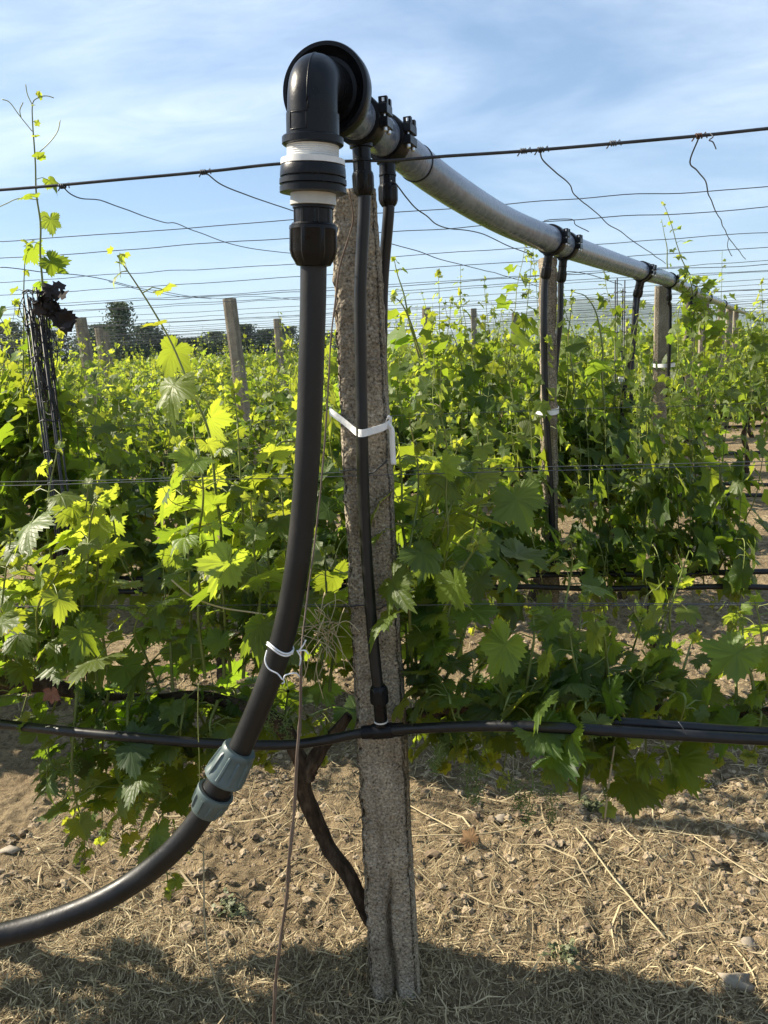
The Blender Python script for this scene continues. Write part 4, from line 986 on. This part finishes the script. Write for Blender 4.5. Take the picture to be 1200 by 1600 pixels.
mb = MB(); sweep(mb, catmull([atY(1110, 208, Y1-.11), atY(1114, 214, Y1-.115), atY(1108, 219, Y1-.12), atY(1114, 222, Y1-.11), atY(1119, 233, Y1-.11)], 6), .0011, 5); mb.build('wire_hook', M['thinwire'], tw)
Ya, Yb = ROWS[1]-.05, ROWS[1]+.06
def hwire(r, z, dy, rr, label, wob=.003, x_from=-260, x_to=1500):
    Y = ROWS[r]+dy; xa, xb = atY(x_from, 470, Y)[0], atY(x_to, 400, Y)[0]
    n = 12; g = np.random.default_rng(int(r*100+z*1000)); return wire([np.array([x, Y, z+g.normal(0, wob*.7)]) for x in np.linspace(xa, xb, n)], rr, label, 'thinwire', wob=wob)
hwire(0, 1.253, -.06, .0009, 'upper thin middle wire of the front row, in front of its leaves', .001)
hwire(0, 1.243, .05, .0009, 'lower thin middle wire of the front row, behind its leaves', .001)
hwire(0, .985, -.07, .0009, 'thin low wire of the front row, upper of two', .001)
hwire(0, .945, .04, .0009, 'thin low wire of the front row, lower of two', .001)
hwire(1, 1.985, -.05, .0017, 'upper sky wire over the second row', .004)
hwire(1, 1.935, .06, .0017, 'lower sky wire over the second row', .004)
hwire(1, 1.25, -.09, .0012, 'thin middle wire of the second row', .002)
wn = ['upper', 'middle', 'lower']
for r in range(2, 13):
    zs = [1.97, 1.92] if r % 2 else [1.99, 1.935, 1.86]
    for i, z in enumerate(zs):
        hwire(r, z+random.uniform(-.012, .012)-.01*(r > 6), random.uniform(-.1, .1), .0017+.00018*min(r, 10), '%s sky wire strung over the %s row' % (wn[i], ORD[r]), .005)
# loose tie wires between the rows
def loose(pts, r, label, sub=8):
    return wire([atY(*p) for p in pts], r, label, 'wire', 'loose_wire', .004, 'loose wires between the rows', sub=sub)
loose([(97, 291, 1.53), (120, 305, 1.65), (180, 322, 1.95), (255, 346, 2.3), (275, 348, 2.4), (310, 363, 2.6), (370, 384, 2.9), (455, 395, 3.1), (520, 397, 3.3)], .0013, 'loose kinked wire falling from the left end of the front top wire')
loose([(320, 270, 1.53), (345, 287, 1.65), (380, 303, 1.8), (420, 318, 2.0), (452, 328, 2.15), (500, 345, 2.4)], .0013, 'loose wire falling from the front top wire just left of the black fittings')
loose([(612, 283, 1.66), (630, 303, 1.8), (650, 325, 2.0), (680, 350, 2.3), (705, 357, 2.5), (745, 362, 2.7), (770, 372, 2.85), (800, 387, 3.0), (833, 400, 3.1)], .0016, 'loose dark wire falling from the second clamp to the second post')
loose([(845, 235, 1.53), (850, 250, 1.62), (870, 268, 1.75), (893, 287, 1.95), (900, 305, 2.1), (925, 328, 2.4), (945, 345, 2.6), (975, 366, 2.9), (1003, 385, 3.1), (1040, 412, 3.9)], .0014, 'loose kinked wire falling from the front top wire to the third clamp')
loose([(1092, 215, 1.53), (1076, 252, 1.62), (1088, 265, 1.7), (1102, 285, 1.85), (1110, 310, 2.1), (1122, 338, 2.4), (1140, 372, 3.0), (1152, 390, 3.3), (1165, 405, 3.6)], .0014, 'loose zigzag wire hanging from the rusty knot at right', 5)
loose([(1140, 372, 3.0), (1138, 385, 3.0), (1144, 400, 3.0)], .0012, 'short bent wire end below the zigzag wire at right')
loose([(600, 378, 3.1), (650, 392, 3.1), (694, 408, 3.3), (750, 420, 3.6), (805, 436, 4.2), (850, 450, 4.6)], .0017, 'sagging loose wire between the first two pipe posts')
loose([(0, 418, 3.0), (60, 424, 3.1), (150, 434, 3.5), (230, 452, 4.2), (330, 466, 5.0), (400, 463, 5.6), (480, 470, 6)], .0018, 'sagging loose wire at left crossing above the brown post')
loose([(170, 440, 3.6), (220, 453, 4.0), (270, 462, 4.5), (330, 467, 5.0)], .0016, 'loose wire joining the top of the brown post at left')
loose([(884, 424, 3.4), (920, 428, 3.7), (955, 440, 4.1), (972, 446, 4.4)], .0016, 'loose wire under the pipe left of the third clamp')
loose([(850, 345, 3.05), (893, 343, 3.05), (900, 352, 3.05), (920, 362, 3.05)], .0016, 'short hooked wire end standing above the pipe near the second post', 5)
# wires wrapped round the near post
for (y, lab) in ((738, 'thin wire wrapped round the nearest post at mid height'), (950, 'thin wire wrapped round the nearest post above the lower riser fitting')):
    hw = np.interp(y, [300, 1500], [33, 43]); cx = np.interp(y, [700, 1000], [566, 583])
    pts = [atY(cx-hw-1, y-6, 1.62), atY(cx-hw+2, y-2, 1.578), atY(cx-10, y-4, 1.567), atY(cx+10, y+2, 1.565), atY(cx+hw-14, y-6, 1.568), atY(cx+hw-2, y-16, 1.578), atY(cx+hw+2, y-22, 1.62)]
    wire(pts, .0014, lab, 'wire', 'post_wire', 0, 'wires round the nearest post')
# brown twine hanging from the fittings to the ground
tp = [(546, 300, 1.42), (552, 340, 1.44), (545, 370, 1.45), (530, 420, 1.46), (524, 470, 1.46), (517, 530, 1.45), (512, 620, 1.44), (505, 720, 1.42), (495, 820, 1.40), (482, 920, 1.37), (472, 1000, 1.32), (470, 1040, 1.28), (469, 1120, 1.28), (464, 1180, 1.27), (460, 1260, 1.28), (452, 1340, 1.28), (448, 1400, 1.29), (438, 1470, 1.30), (431, 1530, 1.31), (428, 1590, 1.33), (426, 1650, 1.35)]
P = catmull([atY(*q) for q in tp], 8); mb = MB(); rr = np.interp(np.linspace(0, 1, len(P)), [0, .5, .6, 1], [.0017, .0016, .0033, .0036])
sweep(mb, P, rr, 7, bump=(.4, 60), flat=.45); tag(mb.build('twine', M['twine']), 'brown frayed twine hanging from the fittings past the supply hose to the ground', 'twine')
mb = MB(); sweep(mb, catmull([atY(310, 1068, 1.45), atY(309, 1120, 1.45), atY(311, 1180, 1.45), atY(312, 1240, 1.46)], 6), .0011, 5)
tag(mb.build('thread', M['tendril']), 'thin pale green thread hanging straight down left of the coupling', 'thread')

# ------------------------------------------------------------------ lattice stakes and the dry clump at left
def lattice(c, h0, h1, w, n, label, seed, tangle=0):
    g = np.random.default_rng(seed); mb = MB(); c = np.asarray(c, float)
    for i in range(n):
        a = 2*math.pi*i/n+.4; p = c+np.array([w*math.cos(a), w*math.sin(a), 0]); sweep(mb, np.array([p+UP*h0, p+UP*(h0+h1)/2+g.normal(0, .004, 3), p+UP*(h1-g.uniform(0, .08))]), .0034, 6)
    for z in np.arange(h0+.1, h1, .11):
        ring = [c+np.array([w*1.06*math.cos(a), w*1.06*math.sin(a), z+.004*math.sin(3*a)]) for a in np.linspace(0, 2*math.pi, 4*n+1)]; sweep(mb, np.array(ring), .0022, 5)
    o = mb.build('lattice_stake', M['wire']); tag(o, label, 'stake', 'iron lattice stakes')
    if tangle:
        mb = MB()
        for q in range(tangle):
            P = [c+np.array([g.normal(0, w*.75), g.normal(0, w*.8), g.uniform(h1-.5, h1-.02)]) for _ in range(5)]; sweep(mb, catmull(P, 5), .0017, 4)
        mb.build('wire_tangle', M['wire'], o)
    return o
lp = atY(50, 445, 2.66); lattice((lp[0], 2.66, 0), 0, lp[2], .032, 6, 'black iron lattice stake full of tangled wire at the left edge', 4, 26)
lp = atY(969, 432, 4.78); lattice((lp[0], 4.78, 0), 0, lp[2], .03, 4, 'thin black lattice stake just left of the third pair of risers', 5)
# dried leaf clump hooked on the stake
g = np.random.default_rng(21); mb = MB(); n = 30
a = atY(64, 462, 2.62); b = atY(108, 512, 2.62); t = g.random(n)
t = t*.9; pos = a[None]*(1-t)[:, None]+b[None]*t[:, None]+g.normal(0, .016, (n, 3)); pos[:6] = atY(86, 452, 2.62)+g.normal(0, .012, (6, 3))
add_leaves(mb, pos, g.normal(0, 1, (n, 3)), g.normal(0, 1, (n, 3)), g.uniform(.035, .07, n), np.zeros(n), 1, g)
tag(mb.build('dried_leaf_clump', M['clump']), 'dark shrivelled leaf clump hooked on top of the black lattice stake', 'dry leaves')

# extra shoots on the rows behind that stand out against the sky
def climber(label, base, shoots, seed, lod=1, smax=.1, extra_leaves=0):
    root = empty('climbing_shoot', base, label, 'vine shoot'); v = Vine(seed, lod)
    for pts, o in shoots: v.shoot([atY(*p) for p in pts], **{**dict(smax=smax, young=.5, extra=.4), **o})
    v.finish(); v.cane.build('canes', M['shoot'], root); v.fol.build('foliage', M['leaf'], root)
    for t_ in v.ten: t_.build('tendril', M['tendril'], root)
    return root
b_ = atY(64, 640, 2.85)
o = climber('tall thin shoot with long tendrils climbing far above the lattice stake', (b_[0], b_[1], .6),
   [([(72, 640, 2.85), (70, 520, 2.85), (66, 420, 2.85), (60, 330, 2.85), (54, 240, 2.85), (50, 190, 2.85), (52, 160, 2.85), (62, 151, 2.85)], dict(smax=.085, extra=.5, step=.075, tend=0, r0=.005)),
    ([(36, 640, 2.9), (36, 540, 2.9), (38, 440, 2.9), (42, 380, 2.9)], dict(smax=.075, extra=.1, step=.1))], 31, 0)
for pts in ([(50, 205, 2.85), (30, 180, 2.85), (15, 160, 2.85), (3, 155, 2.85)], [(33, 184, 2.85), (31, 172, 2.85), (36, 160, 2.85)], [(56, 243, 2.85), (78, 222, 2.85), (90, 205, 2.85), (94, 188, 2.85)], [(51, 165, 2.85), (43, 148, 2.85), (40, 132, 2.85)], [(60, 151, 2.85), (74, 150, 2.85), (84, 153, 2.85)], [(60, 312, 2.85), (30, 310, 2.85), (10, 318, 2.85), (-5, 325, 2.85)]):
    sweep(MB(), catmull([atY(*p) for p in pts], 6), .0018, 5).build('tendril', M['tendril'], o)
# the leaf hood on the iron stake
v = Vine(33, 1); g = v.g
for i in range(14):
    x = g.uniform(-10, 75); v.shoot([atY(x, 760, 3.0), atY(x+g.normal(0, 10), 650, 2.98+g.normal(0, .08)), atY(x*.6+25+g.normal(0, 14), g.uniform(530, 640), 2.95+g.normal(0, .08))], smax=.1, young=.3, extra=.7)
v.finish(); b_ = atY(55, 700, 2.85); root = empty('grapevine', (b_[0], 2.9, 0), 'thick leafy vine wrapping the black lattice stake at the left edge', 'grapevine')
v.cane.build('canes', M['shoot'], root); v.fol.build('foliage', M['leaf'], root)
o = climber('leafy shoots draped over the pipe behind the third clamp, one spire against the sky', (atY(1060, 600, 5.6)[0], 5.6, .6),
   [([(1095, 520, 5.7), (1075, 430, 5.6), (1062, 400, 5.55), (1052, 360, 5.5), (1042, 330, 5.5), (1036, 318, 5.5)], dict(smax=.085, step=.08, extra=.6)),
    ([(1080, 520, 5.6), (1090, 450, 5.55), (1075, 432, 5.5), (1060, 450, 5.5)], dict(smax=.11, extra=1, step=.04)), ([(1100, 560, 5.6), (1100, 480, 5.5), (1085, 440, 5.5)], dict(smax=.11, extra=1, step=.045)),
    ([(1120, 560, 6), (1112, 500, 5.9), (1110, 460, 5.8)], dict(smax=.11, extra=1, step=.045)), ([(1060, 560, 5.5), (1060, 490, 5.5), (1070, 450, 5.5)], dict(smax=.1, extra=.8, step=.05)),
    ([(1043, 420, 5.5), (1040, 380, 5.5), (1034, 345, 5.5)], dict(smax=.05, extra=0, step=.12))], 35, 1)
climber('pale shoots with curled tips rising above the leaves just right of the front post', (atY(650, 560, 2.9)[0], 2.9, .6),
   [([(655, 560, 2.9), (640, 500, 2.9), (625, 440, 2.9), (618, 405, 2.9)], dict(smax=.085, step=.1, extra=.2)), ([(660, 560, 2.9), (630, 480, 2.85), (612, 460, 2.85)], dict(smax=.11, extra=.5))], 36, 1)
climber('arched young shoot beside the second post against the sky', (atY(945, 560, 3.2)[0], 3.2, .6),
   [([(945, 640, 3.1), (938, 540, 3.1), (930, 490, 3.1), (915, 462, 3.1), (895, 455, 3.1)], dict(smax=.075, step=.11, extra=.2)), ([(900, 620, 3.1), (890, 540, 3.1), (893, 470, 3.1)], dict(smax=.085, step=.09, extra=.3))], 37, 1)
climber('upright leafy shoots at the right edge standing above the far rows', (atY(1180, 600, 5.4)[0], 5.4, .6),
   [([(1190, 640, 5.4), (1180, 560, 5.4), (1165, 490, 5.4), (1150, 478, 5.4)], dict(smax=.11, extra=.8)), ([(1200, 640, 5.3), (1195, 540, 5.3), (1190, 440, 5.3)], dict(smax=.11, extra=.8)), ([(1175, 640, 5.5), (1170, 570, 5.5), (1160, 520, 5.5)], dict(smax=.11, extra=.8)), ([(1215, 640, 5.3), (1205, 500, 5.3), (1200, 470, 5.3)], dict(smax=.11, extra=1))], 38, 1)

# ------------------------------------------------------------------ far trees
def tree(px, top_y, D, w_px, seed, label, conic=0.0):
    hz = 545-(px-600)*.0489; d = ray(px, hz); d = unit([d[0], d[1], 0]); base = d*D
    H = D*(hz-top_y)/FPX*.98+CAMH; w = 1.3*w_px*D/FPX/2; g = np.random.default_rng(seed)
    root = empty('conifer_tree' if conic > .5 else 'broadleaf_tree', base, label, 'tree', 'trees beyond the vineyard')
    mb = MB(); sweep(mb, np.array([base, base+UP*H*.35, base+UP*H*.8+np.array([w*.1, 0, 0])]), [.03*H, .022*H, .006*H], 8)
    for q in range(6):
        a = g.uniform(0, 6.28); z = H*g.uniform(.25, .6); sweep(mb, np.array([base+UP*z, base+UP*(z+H*.15)+np.array([math.cos(a), math.sin(a), 0])*w*.6]), [.01*H, .004*H], 5)
    mb.build('trunk', M['trunk'], root)
    mb = MB(); nc = 60; V0 = []
    for c in range(nc):
        u = g.random()**.8; z = H*(.12+.86*u); rr = w*g.uniform(.8, 1.15)*((1-u)**.75 if conic > .5 else math.sqrt(max(.02, 1-(2*u-.75)**2*.8)))*g.uniform(.25, 1.0)
        a = g.uniform(0, 6.28); V0.append([rr*math.cos(a), rr*math.sin(a), z])
    V0 = np.array(V0); n = 5200; ci = g.integers(0, nc, n); s_ = w*.17
    p = base[None]+V0[ci]+g.normal(0, 1, (n, 3))*np.array([s_, s_, s_*.8]); p[:, 2] = np.minimum(p[:, 2], H)
    e1 = g.normal(0, 1, (n, 3)); e1 /= np.linalg.norm(e1, axis=1, keepdims=True); e2 = np.cross(e1, g.normal(0, 1, (n, 3))); e2 /= np.linalg.norm(e2, axis=1, keepdims=True)
    ls = w*.058*g.uniform(.6, 1.3, (n, 1)); V = np.stack([p-e1*ls, p-e2*ls*.5, p+e1*ls, p+e2*ls*.5], 1).reshape(-1, 3); F = np.arange(n*4).reshape(n, 4)
    rc = g.uniform(0, 1, nc)
    mb.add(V, F, rnd=np.repeat(np.clip(rc[ci]*.7+g.uniform(0, .3, n), 0, 1), 4)); mb.build('crown', M['treeleaf'], root, smooth=False)
k = 0
for (px, ty, D, w, lab, con) in ((196, 480, 75, 62, 'tallest dark conifer behind the two thin grey posts', 1), (165, 512, 85, 60, 'broad dark tree just left of the tallest conifer', 0), (232, 512, 88, 60, 'rounded dark tree just right of the tallest conifer', 0), (262, 526, 90, 50, 'low dark tree right of the conifers, behind the leaning shoot', 0),
        (140, 520, 80, 40, 'dark tree behind the weathered post by the leaf clump', 0), (20, 512, 95, 60, 'dark tree at the far left edge of the horizon', 0), (300, 530, 92, 60, 'low bushy tree midway along the left horizon', 0), (385, 509, 90, 55, 'rounded tree just right of the brown post', 0), (420, 516, 90, 50, 'low tree second right of the brown post', 0),
        (452, 512, 95, 45, 'dark tree just left of the upright hose', 0), (340, 520, 95, 50, 'tree hidden behind the brown post', 0), (500, 522, 110, 60, 'low distant tree glimpsed right of the upright hose', 0), (90, 522, 90, 60, 'low dark tree behind the lattice stake', 0)):
    tree(px, ty, D, w, 400+k, lab, con); k += 1

# ------------------------------------------------------------------ straw, clods, stones and litter
def straw():
    g = np.random.default_rng(55); mb = MB()
    def blades(n, xr, yr, lr, wd, lift, stand=0.0, dens=None):
        x = g.uniform(*xr, n); y = g.uniform(*yr, n)
        if dens is not None: k = dens(x, y) > g.random(n); x, y = x[k], y[k]; n = len(x)
        l = g.uniform(*lr, n)*g.uniform(.5, 1, n); a = g.uniform(0, 2*np.pi, n); da = g.normal(0, .2, n)*(1+1.5*(g.random(n) < .15)); w = g.uniform(*wd, n)
        P = []
        for i, t in enumerate((-.5, -.17, .17, .5)):
            aa = a+da*t*2; px_ = x+np.cos(aa)*l*t*(1-stand*.6); py_ = y+np.sin(aa)*l*t*(1-stand*.6)
            z = gh(px_, py_)+.004+lift*g.uniform(0, 1, n)*(t*t*2) + stand*l*(t+.5)*g.uniform(.3, 1, n) + .004*(i in (1, 2)); P.append(np.stack([px_, py_, z], -1))
        P = np.stack(P, 1); sd = np.stack([-np.sin(a), np.cos(a), np.zeros(n)], -1)[:, None]*(w[:, None]*np.array([.7, 1, 1, .35]))[..., None]
        tilt = np.array([0, 0, 1.0])*(w[:, None]*np.array([.5, .6, .6, .2])*g.uniform(-1, 1, (n, 1)))[..., None]
        V = np.stack([P-sd-tilt, P+sd+tilt], 2).reshape(n, 8, 3)
        F = np.array([[0, 1, 3, 2], [2, 3, 5, 4], [4, 5, 7, 6]]); F = (F[None]+(np.arange(n)*8)[:, None, None]).reshape(-1, 4)
        mb.add(V.reshape(-1, 3), F, rnd=np.repeat(g.uniform(0, 1, n)**1.3, 8))
    patch = lambda x, y: np.clip(.55+.6*v2(x, y, 2.5, 8), .05, 1)
    blades(24000, (-1.5, 1.3), (1.3, 3.4), (.015, .085), (.0005, .0016), .012, dens=patch)
    blades(1500, (-.6, .1), (1.45, 1.85), (.02, .09), (.0006, .0015), .02, .5, dens=lambda x, y: np.exp(-(((x+.26)/.13)**2+((y-1.6)/.1)**2)))
    blades(2400, (-1.5, 1.3), (1.35, 3.2), (.08, .22), (.0008, .002), .02, dens=patch)
    blades(160, (-1.4, 1.3), (1.5, 3.2), (.2, .5), (.0012, .0028), .03)
    blades(9000, (-3.2, 2.6), (3.0, 9.0), (.05, .25), (.0012, .003), .03, dens=patch)
    front = lambda x, y: np.clip((1.92+.06*v2(x, y, 4, 9)-y)*4, 0, 1)*np.clip(.6+.6*v2(x, y, 5, 12), .1, 1)
    blades(19000, (-1.4, 1.1), (1.32, 1.95), (.015, .075), (.0006, .0015), .02, .2, dens=front)
    blades(900, (-1.4, 1.1), (1.32, 1.95), (.08, .2), (.0008, .0018), .03, .1, dens=front)
    blades(6000, (-1.4, 1.1), (1.32, 1.9), (.02, .07), (.0006, .0014), .02, .8, dens=front)
    tag(mb.build('dry_straw', M['straw'], smooth=False), 'pale dry straw and dead grass strewn over the soil', 'straw', kind='stuff')
straw()
def clods():
    g = np.random.default_rng(66); mb = MB()
    import bmesh
    bm = bmesh.new(); bmesh.ops.create_icosphere(bm, subdivisions=2, radius=1); bm.verts.ensure_lookup_table()
    V = np.array([v.co[:] for v in bm.verts]); F = np.array([[v.index for v in f.verts] for f in bm.faces]); bm.free()
    var = [V*(1+.6*vnoise(V*1.6+q*9, q)+.4*vnoise(V*3.9+q*5, q+3))[:, None]*np.array([1, .85, .62]) for q in range(7)]
    n = 15000; x = g.uniform(-1.6, 1.5, n); y = 1.75+g.random(n)**1.1*3.6; s_ = .003+.012*g.random(n)**3+.008*(g.random(n) < .02); a = g.uniform(0, 6.28, n)
    keep = g.random(n) < np.clip(.6+.7*v2(x, y, 3.0, 15), .08, 1); x, y, s_, a = x[keep], y[keep], s_[keep], a[keep]
    z = gh(x, y)+s_*.25
    for q in range(7):
        k = np.arange(len(x)) % 7 == q; m_ = k.sum(); c, sn = np.cos(a[k]), np.sin(a[k]); W = var[q][None]*s_[k][:, None, None]
        R = np.stack([W[..., 0]*c[:, None]-W[..., 1]*sn[:, None], W[..., 0]*sn[:, None]+W[..., 1]*c[:, None], W[..., 2]], -1)+np.stack([x[k], y[k], z[k]], -1)[:, None]
        mb.add(R.reshape(-1, 3), (F[None]+(np.arange(m_)*len(V))[:, None, None]).reshape(-1, 3), rnd=np.repeat(g.uniform(0, 1, m_), len(V)))
    tag(mb.build('soil_clods', M['clod'], smooth=False), 'small crumbly clods of tilled soil', 'soil clods', kind='stuff')
    for (px, py, s_, lab) in ((1150, 1535, .03, 'large flat pale stone at the lower right edge of the shade'), (14, 1327, .024, 'pale round stone at the left edge on the lit soil'), (1170, 1468, .022, 'small pale stone just above the large flat one'), (785, 1272, .022, 'brown stone below the low right vine')):
        p = atZ(px, py, 0.01); W = var[int(px) % 7]*s_*np.array([1.1, .9, .75]); mb = MB(); mb.add(W+np.array([p[0], p[1], float(gh(p[0], p[1]))+s_*.2]), F)
        tag(mb.build('stone', M['stone']), lab, 'stone', 'stones on the soil')
clods()
def stalk(pts, r, lab, name='straw_stalk', mat='straw'):
    P = catmull([np.array([*atZ(x, y, .02)[:2], 0]) for x, y in pts], 6); P[:, 2] = gh(P[:, 0], P[:, 1])+.012; P[:, 2] = np.convolve(np.pad(P[:, 2], 2, 'edge'), np.ones(5)/5, 'valid')+.006
    mb = MB(); sweep(mb, P, r, 5, rnd=.85); tag(mb.build(name, M[mat]), lab, 'straw', 'long straw stalks')
stalk([(900, 1300), (960, 1372), (1040, 1462)], .0026, 'long pale stalk lying diagonally on the soil right of the post')
stalk([(1085, 1305), (1130, 1335), (1200, 1378)], .002, 'pale stalk lying at the right edge on the lit soil')
stalk([(620, 1240), (660, 1265), (715, 1300)], .0024, 'pale stalk just right of the post under the vine')
stalk([(1130, 1465), (1170, 1475)], .002, 'short pale straw near the large flat stone')
stalk([(640, 1306), (720, 1306), (850, 1290)], .002, 'long straw lying level right of the post')
P_ = [(318, 1410), (320, 1450), (326, 1500), (345, 1560), (352, 1580)]
P = catmull([atY(318, 1330, 1.62), atY(319, 1410, 1.58), atY(321, 1460, 1.56), atY(330, 1510, 1.54), atZ(350, 1572, .02)], 8); mb = MB(); sweep(mb, P, .0021, 6, rnd=.7)
tag(mb.build('straw_stalk', M['straw']), 'upright bent straw stalk under the coupling', 'straw', 'long straw stalks')
P = catmull([atY(960, 1165, 1.55), atY(952, 1220, 1.55), atY(945, 1280, 1.56)], 8); mb = MB(); sweep(mb, P, .0021, 6, rnd=.8)
tag(mb.build('straw_stalk', M['straw']), 'pale stalk hanging below the drip line at right', 'straw', 'long straw stalks')
P = catmull([px1(268, 906, -.1), px1(300, 932, -.11), px1(345, 949, -.12), px1(395, 957, -.12), px1(432, 963, -.12)], 8); mb = MB(); sweep(mb, P, .0018, 6, rnd=.75)
tag(mb.build('straw_stalk', M['straw']), 'pale dry stem reaching through the leaves to the supply hose', 'straw', 'long straw stalks')
# dry grass tangled beside the post
g = np.random.default_rng(77); mb = MB()
for q in range(46):
    a = atY(500+g.normal(0, 12), 985+g.normal(0, 22), 1.5+g.normal(0, .02)); d = unit(g.normal(0, 1, 3)*np.array([.6, .4, 1])); l = g.uniform(.03, .1)
    sweep(mb, catmull([a, a+d*l*.5+g.normal(0, .008, 3), a+d*l+np.array([0, 0, -.02])], 4), .0008, 4, rnd=g.uniform(.5, 1))
tag(mb.build('dry_grass_tuft', M['straw']), 'tangle of dry yellow grass caught between hose and nearest post', 'dry grass')
# fallen leaves and weeds
def flat_leaf(p, s_, mat, lab, n=(0, -.4, 1), t=(1, .2, 0), seed=1):
    g = np.random.default_rng(seed); mb = MB(); add_leaves(mb, np.array([p]), np.array([n], float), np.array([t], float), np.array([s_]), np.array([0.]), 0, g)
    tag(mb.build('dry_leaf', M[mat]), lab, 'dry leaf')
p = atZ(735, 1312, .03); flat_leaf(p, .055, 'deadleaf', 'curled brown dead leaf on the lit soil right of the post', (0, -.8, .6), (-.6, .2, .6))
flat_leaf(px1(80, 1083, -.1), .04, 'redleaf', 'single reddish brown leaf hanging by the drip line at left', (.1, -1, .2), (0, 0, -1), 3)
def weed(px, py, n, h, lab, seed):
    g = np.random.default_rng(seed); p = atZ(px, py, 0); p[2] = float(gh(p[0], p[1])); mb = MB()
    for q in range(n):
        d = np.array([g.normal(0, .5), g.normal(0, .4), 1.0]); l = h*g.uniform(.4, 1.1); b = p+np.array([g.normal(0, h*.35), g.normal(0, h*.25), 0])
        P = catmull([b, b+d*l*.5, b+d*l+np.array([g.normal(0, .3)*l, g.normal(0, .3)*l, -.2*l])], 4); sweep(mb, P, np.linspace(.0018, .0006, len(P)), 4, cap=False, flat=.3)
        m_ = 5; pos = P[np.linspace(2, len(P)-1, m_).astype(int)]; add_leaves(mb, pos, g.normal(0, .5, (m_, 3))+UP, g.normal(0, 1, (m_, 3)), g.uniform(.008, .02, m_), np.zeros(m_), 2, g)
    tag(mb.build('weed', M['weed']), lab, 'weed', 'weeds on the soil')
weed(365, 1425, 18, .05, 'low green weed patch below the hose coupling', 1)
weed(640, 1562, 7, .035, 'tiny green weed sprout at the foot of the nearest post', 2)
weed(880, 1500, 14, .04, 'green weed tuft in the shade right of the post', 3)
weed(920, 1262, 20, .045, 'pale weed patch on the lit soil below the low right vine', 5)

# ------------------------------------------------------------------ the air
def haze():
    m_, nt, N, L = new_mat('haze'); out = N.new('ShaderNodeOutputMaterial'); v = N.new('ShaderNodeVolumePrincipled')
    v.inputs['Color'].default_value = (.70, .84, 1, 1); v.inputs['Density'].default_value = 1.2e-4; L.new(v.outputs[0], out.inputs['Volume'])
    mb = MB(); x, y0, y1, z0, z1 = 4600, -900, 4600, -5, 190
    V = [(sx*x, y, z) for z in (z0, z1) for y in (y0, y1) for sx in (-1, 1)]
    mb.add(V, np.array([[0, 2, 3, 1], [4, 5, 7, 6], [0, 1, 5, 4], [2, 6, 7, 3], [0, 4, 6, 2], [1, 3, 7, 5]])); tag(mb.build('haze', m_, smooth=False), kind='stuff')
haze()
